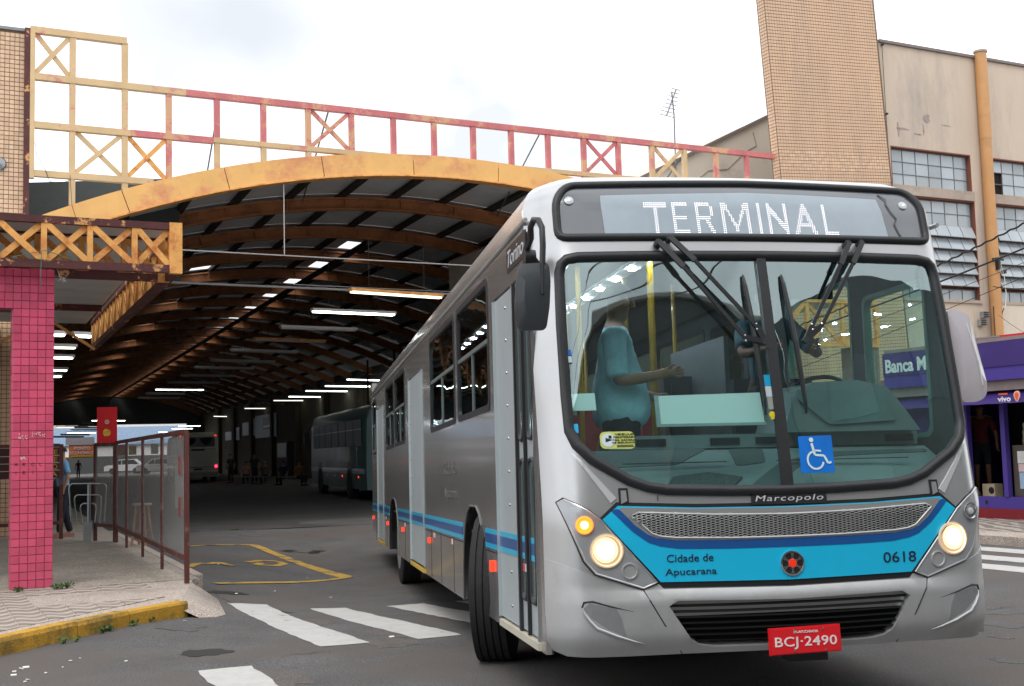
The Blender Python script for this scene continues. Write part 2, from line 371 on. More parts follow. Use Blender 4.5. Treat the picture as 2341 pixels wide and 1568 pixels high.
pline([(431, 1297), (452, 1288), (478, 1290), (497, 1286), (530, 1294)], .13, yel_p, bay, .006, 'painted_letter')
pline([(564, 1285), (600, 1282), (632, 1283), (650, 1289), (632, 1294), (585, 1292), (596, 1288)], .12, yel_p, bay, .006, 'painted_letter')
gsheet('hall_floor', [(1.7, .2), (18.3, .2), (sc0(97) + 9.2, 97), (8.5, 97)], mat('shaded_asphalt', (.062, .060, .058), .75, var=.25, scale=.8, bump=.4, bscale=100, fine=60), .003, 2.5, None, kind='structure', label='floor of the bus hall with its shade put into a darker asphalt')  # shade inside the hall painted as a sheet of darker asphalt
# cracks, patches, a manhole and a puddle
for i, (px, py, L_, w_) in enumerate(((560, 1210, 1.1, .16), (470, 1492, .6, .16), (700, 1262, 1.4, .25), (520, 1355, .8, .12), (620, 1400, .7, .1))):
    c = HMI @ gpt(px, py); L_ *= .7; P = [(c.x + L_ * .5 * math.cos(t) * random.uniform(.75, 1.1), c.y + w_ * 1.4 * math.sin(t) * random.uniform(.6, 1.2)) for t in [k * PI / 9 for k in range(18)]]
    o = gsheet('road_patch', P, mat('tar_patch', (.012, .012, .013), .5), .003, .3, road)
# thin wandering cracks
crk = mat('crack_dark', (.04, .038, .036), .9)
for (x0, y0, x1, y1) in ((560, 1190, 690, 1206), (470, 1345, 560, 1358), (630, 1215, 800, 1236), (640, 1500, 760, 1490), (480, 1352, 620, 1420), (2230, 1400, 2330, 1385), (690, 1240, 760, 1262)):
    A_ = HMI @ gpt(x0, y0); B_ = HMI @ gpt(x1, y1); n = 14; P = []
    for k in range(n + 1): t = k / n; P.append(Vector((A_.x + (B_.x - A_.x) * t + random.uniform(-.05, .05), A_.y + (B_.y - A_.y) * t + random.uniform(-.05, .05))))
    W = [.002 + .004 * math.sin(PI * k / n) * random.uniform(.5, 1.3) for k in range(n + 1)]; b = MB()
    for k in range(n + 1):
        d = (P[min(k + 1, n)] - P[max(k - 1, 0)]).normalized(); q = Vector((-d.y, d.x)) * W[k]
        for sg in (1, -1): c = hw(P[k].x + q.x * sg, P[k].y + q.y * sg); b.v.append((c.x, c.y, gz(c.x, c.y) + .0035))
    for k in range(n): b.f.append((2 * k, 2 * k + 1, 2 * k + 3, 2 * k + 2))
    part('crack', b, crk, road)
# brownish and pale stains that have dried on the road
for i in range(13):
    px, py = random.choice(((random.uniform(250, 900), random.uniform(1420, 1560)), (random.uniform(450, 800), random.uniform(1180, 1400)), (random.uniform(1500, 2330), random.uniform(1500, 1565)), (random.uniform(2245, 2335), random.uniform(1310, 1460))))
    c = HMI @ gpt(px, py); L_ = random.uniform(.05, .28); P = [(c.x + L_ * math.cos(k * PI / 8) * random.uniform(.5, 1.1), c.y + L_ * 1.8 * math.sin(k * PI / 8) * random.uniform(.5, 1.1)) for k in range(16)]
    gsheet('road_stain', P, (mat('stain_dark', (.084, .082, .082), .75, fine=70, var=.2), mat('stain_brown', (.104, .092, .084), .85, fine=70, var=.2), mat('stain_pale', (.091, .090, .089), .85, fine=70, var=.2))[i % 2], .0022 + .00004 * i, .3, road)
# ------------------------------------------------------------------ left platform and pavement
def e_(a): return .90 + .055 * (a + 11.07) if a < 0 else 1.51 + .07 * a
def solid(name, poly, z0, z1, m, kind='structure', parent=None, label=None, d=.6, mp=None):
    b = patch(lambda s, a: hw(s, a, 0), poly, (), d, z1, z1 - z0); o = part(name, b, m, parent, label=label, kind=kind); return o
platf = solid('platform', [(-14, -10.62), (e_(-10.62), -10.62), (e_(-6), -6), (e_(0), 0), (e_(40), 40), (e_(96), 96), (-14, 96)], -.1, .13, conc, label='worn concrete platform floor beside the bus lane')
solid('platform_edge', [(e_(-10.2) + .004, -10.2), (e_(-10.2) + .12, -10.2), (e_(0) + .12, 0), (e_(0) + .004, 0)], -.1, .135, conl, label='pale concrete edging of the platform')
KP = [(-9, -21.5), (-4, -16.6), (-1.43, -14.35), (-.77, -13.70), (-.26, -13.2), (.37, -12.72)]
pav = solid('pavement', [(-14, -10.625), (-14, -21.5)] + [(x - .12, y + .1) for x, y in KP] + [(.33, -12.43), (.46, -12.1), (.76, -11.0), (.86, -10.625)], -.1, .121, conl, label='pale pavement corner with patterned tiles')
# kerb of separate painted stones
kb = struct('kerb', MB().box(-.01, .01, -.01, .01, -.2, -.19, hallM(-1, -14)), conc); tag(kb, 'yellow painted kerb at the pavement corner')
KD = []
for i in range(len(KP) - 1):
    a = Vector(KP[i]); c = Vector(KP[i + 1]); k = max(1, int((c - a).length / .8 + .5)); KD += [a + (c - a) * j / k for j in range(k)]
KD.append(Vector(KP[-1]))
for i in range(len(KD) - 1):
    p, q = KD[i], KD[i + 1]; d = (q - p).normalized(); n = Vector((-d.y, d.x)); dz = random.uniform(-.006, .006)
    b = MB(); P = [p + d * .004, q - d * .004, q - d * .004 + n * .15, p + d * .004 + n * .15]; P2 = [P[0] + n * .015, P[1] + n * .015, P[2], P[3]]
    zt = .134 + dz if i < len(KD) - 2 else .125
    vs = [hw(v.x, v.y, -.05) for v in P] + [hw(v.x, v.y, .10 + dz) for v in P] + [hw(v.x, v.y, zt) for v in P2]
    b.add(vs, [(3, 2, 1, 0), (8, 9, 10, 11)] + [(r + j, r + (j + 1) % 4, r + 4 + (j + 1) % 4, r + 4 + j) for r in (0, 4) for j in range(4)])
    part('kerbstone', b, yel_k, kb)
# sloping concrete skirt at the corner
b = MB(); pts = [(.16, -12.62, .125), (.33, -12.42, .125), (.46, -12.1, .125), (.76, -11.0, .125), (.90, -10.2, .125)]; out = [(.44, -12.86, 0), (.62, -12.82, 0), (.76, -12.6, 0), (.99, -11.3, 0), (1.05, -10.2, 0)]
_o = [hw(*p) for p in out]; _o = [Vector((q.x, q.y, gz(q.x, q.y) + .002)) for q in _o]; vs = [hw(*p) for p in pts] + _o + [q - Vector((0, 0, .3)) for q in _o]
b.add(vs, [(i, i + 1, i + 6, i + 5) for i in range(4)] + [(i + 5, i + 6, i + 11, i + 10) for i in range(4)])
struct('pavement_skirt', b, conl, smooth=True, ang=60)
# patterned tiles
pt = bpy.data.materials.new('wave_pattern_tile'); pt.use_nodes = True; _t = pt.node_tree; _b = _t.nodes['Principled BSDF']; _b.inputs['Roughness'].default_value = .85
_tc = _n(_t, 'ShaderNodeTexCoord'); _mp = _n(_t, 'ShaderNodeMapping'); _mp.vector_type = 'POINT'; _mp.inputs['Rotation'].default_value = (0, 0, -TH); _t.links.new(_tc.outputs['Object'], _mp.inputs[0])
_sx = _n(_t, 'ShaderNodeSeparateXYZ'); _t.links.new(_mp.outputs[0], _sx.inputs[0])
def _m(op, x, y=None, z=None):
    n = _n(_t, 'ShaderNodeMath', _operation=op)
    for k, q in enumerate((x, y, z)):
        if q is None: continue
        if isinstance(q, (int, float)): n.inputs[k].default_value = q
        else: _t.links.new(q, n.inputs[k])
    return n.outputs[0]
_wv = _m('MULTIPLY', _m('SINE', _m('MULTIPLY', _sx.outputs[0], 2 * PI / .256)), 1.7)
_w0 = _m('SINE', _m('ADD', _m('MULTIPLY', _sx.outputs[1], 2 * PI / .262), _wv)); _w_out = _m('MULTIPLY_ADD', _w0, .5, .5)
_r1 = _n(_t, 'ShaderNodeValToRGB'); _e = _r1.color_ramp.elements; _e[0].position = .48; _e[0].color = (.27, .225, .195, 1); _e[1].position = .60; _e[1].color = (.46, .39, .335, 1); _t.links.new(_w_out, _r1.inputs[0])
_nn = _n(_t, 'ShaderNodeTexNoise', **{'Scale': 5.0, 'Detail': 6.0}); _t.links.new(_tc.outputs['Object'], _nn.inputs['Vector']); _mr = _n(_t, 'ShaderNodeMapRange', **{'To Min': .7, 'To Max': 1.25}); _t.links.new(_nn.outputs[0], _mr.inputs[0])
_mx = _n(_t, 'ShaderNodeMixRGB', _blend_type='MULTIPLY'); _mx.inputs[0].default_value = 1; _t.links.new(_r1.outputs[0], _mx.inputs[1]); _t.links.new(_mr.outputs[0], _mx.inputs[2]); _t.links.new(_mx.outputs[0], _b.inputs['Base Color'])
def clip(P, a, b, c):      # keep a*x+b*y>=c
    out = []
    for i in range(len(P)):
        p, q = P[i], P[(i + 1) % len(P)]; dp = a * p[0] + b * p[1] - c; dq = a * q[0] + b * q[1] - c
        if dp >= 0: out.append(p)
        if dp * dq < 0: t = dp / (dp - dq); out.append((p[0] + (q[0] - p[0]) * t, p[1] + (q[1] - p[1]) * t))
    return out
TS0, TA0 = .06, .105; GS, GA = .256, .262
for i in range(-18, 6):
    for j in range(-66, -40):
        s, a = i * GS + TS0, j * GA + TA0
        P = [(s + .007, a + .007), (s + GS - .007, a + .007), (s + GS - .007, a + GA - .007), (s + .007, a + GA - .007)]
        P = clip(P, 0, -1, 10.66)
        for k in range(len(KP) - 1):
            p, q = Vector(KP[k]), Vector(KP[k + 1]); d = (q - p).normalized(); n = Vector((-d.y, d.x)); P = clip(P, n.x, n.y, n.dot(p) + .16) if P else P
        if -12.3 < a + GA / 2 < -11.05 and s + GS > -.8: P = []
        if s + GS > .45: P = []
        if len(P) > 2 and s > -4.4:
            if abs(sum(P[k][0] * P[(k + 1) % len(P)][1] - P[(k + 1) % len(P)][0] * P[k][1] for k in range(len(P)))) < .006: continue
            n_ = len(P); zt = .1275 + random.uniform(-.002, .002); vs = [hw(x, y, zt) for x, y in P] + [hw(x, y, .10) for x, y in P]
            part('tile', MB().add(vs, [tuple(range(n_))] + [(r, (r + 1) % n_, (r + 1) % n_ + n_, r + n_) for r in range(n_)]), pt, pav)
# ------------------------------------------------------------------ right pavement
rpt = bpy.data.materials.new('mosaic_pavement'); rpt.use_nodes = True; _t = rpt.node_tree; _b = _t.nodes['Principled BSDF']; _b.inputs['Roughness'].default_value = .85
_tc = _n(_t, 'ShaderNodeTexCoord'); _w = _n(_t, 'ShaderNodeTexWave', **{'Scale': 1.3, 'Distortion': 6.0, 'Detail': 2.0, 'Detail Scale': 1.2}); _t.links.new(_tc.outputs['Object'], _w.inputs['Vector'])
_r1 = _n(_t, 'ShaderNodeValToRGB'); _e = _r1.color_ramp.elements; _e[0].position = .5; _e[0].color = (.20, .17, .15, 1); _e[1].position = .62; _e[1].color = (.42, .37, .32, 1); _t.links.new(_w.outputs[0], _r1.inputs[0]); _t.links.new(_r1.outputs[0], _b.inputs['Base Color'])
solid('pavement_right', [(12.2, -40), (60, -40), (60, -.6), (12.2, -.6)], -.1, .13, rpt, label='mosaic pavement in front of the kiosk', d=4)
solid('kerb_right', [(11.45, -40), (12.19, -40), (12.19, -.6), (11.45, -.6)], -.1, .125, conl, label='plain concrete kerb band of the right pavement', d=4)
# small litter on the asphalt, weeds along the kerb
b = MB()
for px, py in [(65, 1555), (30, 1545), (48, 1530), (60, 1527), (36, 1537), (160, 1512), (165, 1512), (290, 1513), (184, 1506), (143, 1527), (102, 1540), (55, 1560), (420, 1420), (1575 * .391, 1398), (760, 1367), (898, 1457), (540, 1358), (500, 1290), (705, 1322), (630, 1352), (275, 1240), (240, 1252), (780, 1403)]:
    p = gpt(px + random.uniform(-4, 4), py); s = random.uniform(.008, .022); p.z += .006
    b.box(-s, s, -s * .6, s * .6, -.003, .003, Matrix.Translation(p) @ Matrix.Rotation(random.random() * 3, 4, 'Z') @ Matrix.Rotation(.3, 4, 'X'))
tag(part('litter', b, white), 'scraps of paper and cigarette ends on the asphalt', 'litter', kind='stuff')
b = MB()
def weed(c, n, r, h):
    for _ in range(n):
        a = random.random() * 2 * PI; q = c + Vector((math.cos(a), math.sin(a), 0)) * random.uniform(0, r) + Vector((0, 0, random.uniform(.3, 1) * h)); u = Vector((random.uniform(-1, 1), random.uniform(-1, 1), random.uniform(-.3, .8))).normalized() * .022; v = u.orthogonal().normalized() * .009
        b.add([q - u, q + v, q + u, q - v], [(0, 1, 2, 3)]); b.bar(c, q, .003, .003)
for px, py, n_ in [(305, 1423, 26), (345, 1413, 20), (250, 1435, 26), (235, 1440, 16), (350, 1410, 18), (145, 1463, 12), (175, 1459, 10)]: weed(gpt(px, py + 8), n_, .05, .05)
for s, a in [(-1.0, -10.72), (-.62, -10.72), (-.5, -10.66), (-.56, -10.7)]: weed(hw(s, a, .13), 24, .07, .06)
tag(part('weeds', b, mat('weed_green', (.06, .12, .03), .7, var=.4, scale=20)), 'small weeds growing along kerb and pillar foot', 'weeds', kind='stuff')
# ================================================================== RED TILED PILLAR with lintel
def tilemesh(w_, h_, t_, m, name):
    b = MB(); e = .004
    b.add([(-w_ / 2, 0, -h_ / 2), (w_ / 2, 0, -h_ / 2), (w_ / 2, 0, h_ / 2), (-w_ / 2, 0, h_ / 2), (-w_ / 2 + e, -t_, -h_ / 2 + e), (w_ / 2 - e, -t_, -h_ / 2 + e), (w_ / 2 - e, -t_, h_ / 2 - e), (-w_ / 2 + e, -t_, h_ / 2 - e)],
          [(4, 5, 6, 7), (0, 1, 5, 4), (1, 2, 6, 5), (2, 3, 7, 6), (3, 0, 4, 7)])
    return b.mesh(name, m)
PA = -10.42
pil = thing('tiled_pillar', 'red tiled pillar and lintel carrying the rusty lattice canopy', 'pillar', hallM(-.84, PA, .13))
part('core', MB().box(-.215, .215, 0, .24, 0, 3.08).box(-1.9, .215, 0, .24, 3.0801, 3.52), grout, pil)
tm = tilemesh(.0835, .0865, .008, redtile, 'tile'); tms = tilemesh(.105, .0865, .006, redtile, 'tile')
for i in range(39):
    z = .045 + i * .0905
    for j in range(-15 if i >= 34 else 0, 5):
        x = -.172 + j * .086
        if i < 39 and x > -1.25: o = part('tile', tm, redtile, pil, Matrix.Translation((x, -.001, z)) @ Matrix.Rotation(random.uniform(-.006, .006), 4, 'Z'))
    if i < 34:
        for k in range(2): part('tile', tms, redtile, pil, Matrix.Translation((-.2165, .065 + k * .112, z)) @ Matrix.Rotation(-PI / 2, 4, 'Z'))
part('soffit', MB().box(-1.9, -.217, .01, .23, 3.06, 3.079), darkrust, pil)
# faint handwriting and stickers on the tiles
b = MB()
def stroke(b, P, r=.004, y=-.0105):
    for i in range(len(P) - 1): b.bar((P[i][0], y, P[i][1]), (P[i + 1][0], y, P[i + 1][1]), r * 2, .0012, (0, 1, 0))
GL = {'A': [[(0, 0), (.5, 1), (1, 0)], [(.2, .4), (.8, .4)]], 'R': [[(0, 0), (0, 1), (.8, .8), (0, .5), (.9, 0)]], 'C': [[(1, .9), (.3, 1), (0, .5), (.3, 0), (1, .1)]], 'L': [[(0, 1), (0, 0), (.8, 0)]], 'I': [[(.5, 0), (.5, 1)]]}
for txt, z0 in (('ARCL', 1.335), ('IRI', 1.245)):
    for k, ch in enumerate(txt):
        for st in GL[ch]: stroke(b, [(-.185 + k * .086 + u * .03, z0 + v * .035) for u, v in st], .003)
part('graffiti', b, mat('marker_ink', (.10, .012, .02), .7), pil)
b = MB()
for cx_, cz, n_, r_ in ((-.10, 1.66, 16, .05), (.03, 1.69, 14, .05), (.1, 1.67, 8, .03), (-.10, 1.42, 26, .025), (-.05, 1.02, 2, .01)):
    for _ in range(n_):
        x = cx_ + random.uniform(-r_, r_); z = cz + random.uniform(-r_, r_) * .6; q = random.uniform(.002, .006); b.box(x - q, x + q, -.0105, -.0095, z - q * .7, z + q * .7)
part('sticker_remains', b, white, pil, kind='stuff')
# ================================================================== RUSTY LATTICE CANOPY (box boom along the front and along the bus lane)
can = thing('lattice_canopy', 'rusty yellow lattice box truss canopy resting on the red tiled pillar', 'canopy', hallM(0, 0, 0))
za, zb = 3.69, 4.19
for a in (-10.62, -9.9):
    m_ = darkrust
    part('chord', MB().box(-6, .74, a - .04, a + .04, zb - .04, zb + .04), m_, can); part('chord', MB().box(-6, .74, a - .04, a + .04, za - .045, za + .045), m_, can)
    xs_ = [.70 - i * .487 for i in range(13)]
    part('end_post', MB().box(.60, .745, a - .045, a + .045, za - .05, zb + .045), rust, can)
    for i, x in enumerate(xs_[1:]): part('post', MB().box(x - .03, x + .03, a - .03, a + .03, za + .045, zb - .04), rust, can)
    for i in range(12):
        x1, x0 = xs_[i] - .03 - (.08 if i == 0 else 0), xs_[i + 1] + .03
        part('brace', MB().bar((x0, a - .012, zb - .05), (x1, a - .012, za + .05), .04, .068), rust, can); part('brace', MB().bar((x0, a + .024, za + .05), (x1, a + .024, zb - .05), .035, .068), rust, can)
part('chord', MB().bar((.70, -10.58, zb), (1.18, -.1, zb), .08, .08), darkrust, can); part('chord', MB().bar((.70, -10.58, za), (1.18, -.1, za), .09, .09), darkrust, can)
for i in range(1, 23):
    t = i / 22; s = .70 + .48 * t; a = -10.58 + 10.4 * t
    part('post', MB().box(s - .03, s + .03, a - .03, a + .03, za + .045, zb - .04), rust, can)
    t0 = (i - 1) / 22; p0 = (.70 + .48 * t0, -10.58 + 10.4 * t0)
    part('brace', MB().bar((p0[0], p0[1], za + .05 if i % 2 else zb - .05), (s, a, zb - .05 if i % 2 else za + .05), .045, .045), rust, can)
part('ceiling_sheet', patch(lambda s, a: Vector((s, a, 4.20)), [(-13, -10.5), (.62, -10.5), (1.05, -.2), (-13, -.2)], (), 3, 0, .03), sheet, can)
for a in (-7.2, -3.2): part('cross_beam', MB().box(-13, .6 + .045 * (a + 10), a - .04, a + .04, 4.06, 4.165), darkrust, can)
for a in (-1.0,):
    for k in range(9): part('brace', MB().bar((-7 + k * .9, a, 3.6 if k % 2 else 4.2), (-6.1 + k * .9, a, 4.2 if k % 2 else 3.6), .05, .05), rust, can)
part('post', MB().box(-13, -12.8, -10.4, -10.2, .13, 3.65), darkrust, can)
# string and bag hanging from the truss
b = MB().tube([hw(-1.1, -10.68, 3.74), hw(-.75, -10.7, 3.83), hw(-.46, -10.69, 3.74)], .004, 5); b.tube([hw(-.79, -10.7, 3.82), hw(-.80, -10.72, 3.55), hw(-.79, -10.7, 3.42)], .004, 5)
tag(part('cord', b, mat('green_cord', (.05, .16, .13), .6)), 'thin green cord dangling from the canopy over the red tiles', 'cord')
b = MB()
for _ in range(60):
    c = hw(-.56, -10.62, 3.53) + Vector((random.gauss(0, .022), random.gauss(0, .02), random.gauss(0, .02))); q = .012; b.add([c + Vector((random.uniform(-q, q), random.uniform(-q, q), random.uniform(-q, q))) for _k in range(3)], [(0, 1, 2)])
b.tube([hw(-.62, -10.6, 3.66), hw(-.59, -10.62, 3.55)], .004, 5)
tag(part('rag', b, mat('rag_grey', (.35, .34, .32), .9)), 'crumpled grey rag tied at the right top corner of the red pillar', 'rag')
# ================================================================== TILED TOWERS
bts = tilemesh(.0815, .0785, .008, bt, 'tile')
def tilewall(par, x0, x1, y, z0, z1, face, near, sel, M=None):
    """tile grid on a wall; the nearest 'near' as parts, the rest joined"""
    p = .0895; T = []; nx = int((x1 - x0) / p + 1e-6); nz = int((z1 - z0) / p + 1e-6)
    for j in range(nz):
        for i in range(nx): T.append((x0 + (i + .5) * p + .004, z0 + (j + .5) * p))
    ok = [t for t in T if sel(*t)]; ok.sort(key=lambda t: near[1](*t)); S = set(ok[:near[0]])
    R = Matrix.Rotation(0 if face == 'y' else -PI / 2, 4, 'Z'); b = MB(); vv = [v.co.copy() for v in bts.vertices]; ff = [tuple(q.vertices) for q in bts.polygons]
    for t in T:
        loc = Matrix.Translation((t[0], y, t[1])) if face == 'y' else Matrix.Translation((y, t[0], t[1]))
        if t in S: part('tile', bts, bt, par, loc @ R)
        else: b.add([loc @ R @ v for v in vv], ff)
    if b.v: part('tile_field', b, bt, par, kind='stuff')
tl = thing('left_tower', 'beige tiled wall tower holding the left end of the steel frame', 'tower', hallM(0, 0, 0))
part('core', MB().box(-4.5, -.085, .02, 3.0, 0, 9.93), btg, tl); part('coping', MB().box(-4.52, -.06, -.02, 3.0, 9.931, 9.99), mat('zinc_coping', (.25, .25, .25), .5), tl)
tilewall(tl, -3.05, -.09, .019, .13, 9.9, 'y', (300, lambda x, z: -x), lambda x, z: z > 6.1 and x > -.72)
part('bell', MB().lathe([(.0, -.05), (.11, -.05), (.13, 0), (.11, .02), (0, .03)], 14, Matrix.Translation((-.53, -.03, 7.25)) @ Matrix.Rotation(PI / 2, 4, 'X')), steel, tl)
part('dark_beam', MB().box(-6, -.5, -.35, -.05, 3.3, 4.0), darkrust, tl)
tr = thing('right_tower', 'tall beige tiled tower between the steel truss and the big building', 'tower', hallM(18.33, -.3, 0) @ Matrix.Translation((0, 0, 8.7)) @ Matrix.Rotation(-.062, 4, 'Y') @ Matrix.Translation((0, 0, -8.7)))
part('core', MB().box(.02, 3.93, .02, .34, 0, 14.0), btg, tr); part('coping', MB().box(-.02, 3.97, -.02, .36, 14.001, 14.06), mat('zinc_coping', (.25, .25, .25), .5), tr)
tilewall(tr, .02, 3.95, .019, 2.9, 14.0, 'y', (240, lambda x, z: abs(z - 8.9) + x * .02), lambda x, z: 8.6 < z < 13)
tilewall(tr, .03, .32, .019, 2.9, 14.0, 'x', (60, lambda x, z: abs(z - 8.9)), lambda x, z: z > 8.6)
c2_ = thing('right_canopy', 'yellow lattice canopy end on a grey tiled pier right of the hall mouth', 'canopy', hallM(0, 0, 0))
for z in (3.70, 4.70): part('chord', MB().box(15.0, 18.2, -3.66, -3.56, z - .05, z + .05), rust, c2_)
for k in range(4):
    x = 15.03 + k * 1.04; part('post', MB().box(x, x + .09, -3.65, -3.57, 3.751, 4.649), rust, c2_)
    if k < 3: part('brace', MB().bar((x + .1, -3.62, 3.76), (x + 1.03, -3.62, 4.64), .04, .10), rust, c2_); part('brace', MB().bar((x + .1, -3.58, 4.64), (x + 1.03, -3.58, 3.76), .035, .10), rust, c2_)
part('roof_sheet', MB().box(15.0, 18.2, -3.5, -.2, 4.76, 4.80), sheet, c2_)
pg = mat('grey_tile', (.20, .17, .15), .4, rv=.15, world=True); gt = tilemesh(.0835, .0865, .008, pg, 'tile'); part('pier_core', MB().box(17.36, 18.20, -3.64, -3.3, 0, 3.64), btg, c2_)
for i in range(19):
    for j in range(9): part('tile', gt, pg, c2_, Matrix.Translation((17.41 + j * .0925, -3.641, 1.9 + i * .0905)))
# ================================================================== FACADE TRUSS
ft = thing('facade_truss', 'open red and ochre steel frame spanning between the two tiled towers', 'truss', hallM(0, -.05, 0))
t_ = .066
def zt_(s): return -13.31 + math.sqrt(21.5 ** 2 - (s - 9.1) ** 2)
part('chord', MB().box(-.0, 1.82, -t_, t_, 9.90, 10.03), trussl, ft)
for x0, x1, m_ in ((-.02, 3.0, trussl), (3.003, 18.36, trussp)): part('chord', MB().box(x0, x1, -t_, t_, 8.965, 9.095), m_, ft)
part('chord', MB().box(0, 1.9, -t_, t_, 8.0, 8.13), trussl, ft); part('chord', MB().box(1.903, 3.56, -t_, t_, 8.01, 8.135), trussp, ft); part('chord', MB().box(3.563, 18.36, -t_, t_, 8.03, 8.135), trussl, ft)
part('chord', MB().box(0, 2.35, -t_, t_, 7.04, 7.165), trussl, ft)
ps = [0.0, .79, 1.79] + [2.66 + .985 * i for i in range(17)]
for i, s in enumerate(ps):
    top = 9.92 if i < 3 else 8.98; bot = 4.2 if i == 0 else zt_(s) + .0
    m_ = trussl if i < 3 or 14 < i < 17 else trussp
    if i == 0: part('post', MB().box(s - .10, s - .002, -t_, t_, bot, 9.98), darkrust, ft); part('post', MB().box(s, s + .09, -t_ - .005, t_, 7.0, 9.92), trussl, ft); continue
    segs = [(z0, z1) for z0, z1 in ((bot, 7.06), (7.16, 8.03), (8.13, 8.98), (9.09, top)) if z1 > z0 + .02 and z1 > bot]
    for z0, z1 in segs: part('post', MB().box(s - t_ * .85, s + t_ * .85, -t_ * .8, t_ * .8, max(z0, bot), z1), m_ if z0 > 8 or i < 4 else trussl, ft)
for (x0, x1, z0, z1, m_) in ((.09, .75, 9.09, 9.92, trussl), (.83, 1.75, 7.16, 8.03, trussl), (1.83, 2.62, 7.16, 8.03, rust), (ps[6] + .04, ps[7] - .04, 8.13, 8.98, trussp), (ps[13] + .04, ps[14] - .04, 8.13, 8.98, trussp), (ps[15] + .04, ps[16] - .04, 8.13, 8.98, trussl)):
    part('brace', MB().bar((x0, -.012, z0), (x1, -.012, z1), .04, .09), m_, ft); part('brace', MB().bar((x0, .014, z1), (x1, .014, z0), .035, .09), m_, ft)
for s in (3.72, 6.1, 11.35, 15.6): part('stay_rod', MB().tube([(s, .06, 9.0), (s + .35, 3.2, 7.6)], .018, 6), mat('rod_grey', (.1, .1, .1), .6), ft)
b = MB().tube([(.10, -.07, 7.7), (.13, -.08, 7.45), (.3, -.08, 7.15), (.36, -.08, 6.95), (.6, -.08, 6.93), (.72, -.08, 7.0)], .006, 5).tube([(.74, -.1, 7.1), (.78, -.1, 6.5), (.9, -.12, 6.1)], .005, 5)
part('loose_wire', b, black, ft)
# ================================================================== BUS HALL
hall = thing('bus_hall', 'long dark barrel vaulted bus hall with ochre arched front beam', 'terminal hall', hallM(0, 0, 0))
def sc_(a): return 9.1 + .07 * a
def arc(a, R, t): return (sc_(a) + R * math.sin(t), a, -13.31 + R * math.cos(t))
TT = math.asin(9.1 / 21.5); HL = 98.4
def arcbox(a0, a1, R0, R1, n=30, t0=-TT, t1=TT):
    b = MB(); k = 0
    for i in range(n + 1):
        t = t0 + (t1 - t0) * i / n; b.v += [arc(a0, R0, t), arc(a0, R1, t), arc(a1, R1, t), arc(a1, R0, t)]
    for i in range(n):
        for j in range(4): a = i * 4 + j; c = i * 4 + (j + 1) % 4; b.f.append((a, c, c + 4, a + 4))
    b.f += [(0, 1, 2, 3), (4 * n + 3, 4 * n + 2, 4 * n + 1, 4 * n)]; return b
ts = [-TT * 1.03 + 2.06 * TT * i / 9 for i in range(10)]
for i in range(9): part('arch_beam', arcbox(-.12, .10, 21.03, 21.5, 6, ts[i] + .0004, ts[i + 1] - .0004), rust2, hall)
part('arch_flange', arcbox(-.15, .14, 21.0, 21.028, 30), rust, hall)
for k in range(1, 25):
    a = 4.1 * k; b = arcbox(a - .02, a + .02, 21.11, 21.33, 24)
    for R0, R1 in ((21.06, 21.11), (21.33, 21.38)): bb = arcbox(a - .09, a + .09, R0, R1, 24); b.add(bb.v, bb.f)
    if k < 12:
        for j in range(-5, 6): bb = arcbox(a - .08, a + .08, 21.111, 21.329, 1, j * .072 - .0006, j * .072 + .0006); b.add(bb.v, bb.f)
    part('rib', b, ribm, hall)
pu = [-.40, -.335, -.27, -.205, -.14, -.075, -.01, .055, .12, .185, .25, .315, .38]
for t in pu: part('purlin', MB().add(*(lambda P, Q: (P + Q, [(0, 1, 2, 3), (7, 6, 5, 4), (0, 4, 5, 1), (1, 5, 6, 2), (2, 6, 7, 3), (3, 7, 4, 0)]))([arc(.1, 21.38, t - .0042), arc(.1, 21.38, t + .0042), arc(.1, 21.48, t + .0042), arc(.1, 21.48, t - .0042)], [arc(HL, 21.38, t - .0042), arc(HL, 21.38, t + .0042), arc(HL, 21.48, t + .0042), arc(HL, 21.48, t - .0042)])), purl, hall)
part('ridge_beam', MB().bar((sc_(8.2) + .3, 8.2, 7.66), (sc_(HL) + .3, HL, 7.66), .10, .16), purl, hall)
edges = [-.44] + pu + [.44]; sky_t = math.asin((11.15 - sc_(13.5)) / 21.5); skym = mat('skylight_sheet', (.8, .8, .8), .4, alpha=.12)
b = MB()
for k in range(24):
    for i in range(len(edges) - 1):
        a0, a1, t0, t1 = 4.1 * k + .01, 4.1 * (k + 1) - .01, edges[i] + .0006, edges[i + 1] - .0006
        if i == 7 or (i == 4 and k % 2 == 1):      # these strips carry skylights
            am = 1.3
            if k >= 2: part('skylight', arcbox(a0 + 2.7, a0 + 2.7 + am, 21.485, 21.49, 2, t1 - .034, t1 - .003), skym, hall)
            for (p0, p1, q0, q1) in ((a0, a0 + 2.7, t0, t1), (a0 + 2.7 + am, a1, t0, t1), (a0 + 2.7, a0 + 2.7 + am, t0, t1 - .034), (a0 + 2.7, a0 + 2.7 + am, t1 - .003, t1)) if k >= 2 else ((a0, a1, t0, t1),):
                part('roof_sheet', arcbox(p0, p1, 21.485, 21.50, 2, q0, q1), sheet, hall) if k < 8 else (lambda bb: b.add(bb.v, bb.f))(arcbox(p0, p1, 21.485, 21.50, 1, q0, q1))
        elif k < 8: part('roof_sheet', arcbox(a0, a1, 21.485, 21.50, 3, t0, t1), sheet, hall)
        else: bb = arcbox(a0, a1, 21.485, 21.50, 2, t0, t1); b.add(bb.v, bb.f)
part('roof_field', b, sheet, hall, kind='stuff')
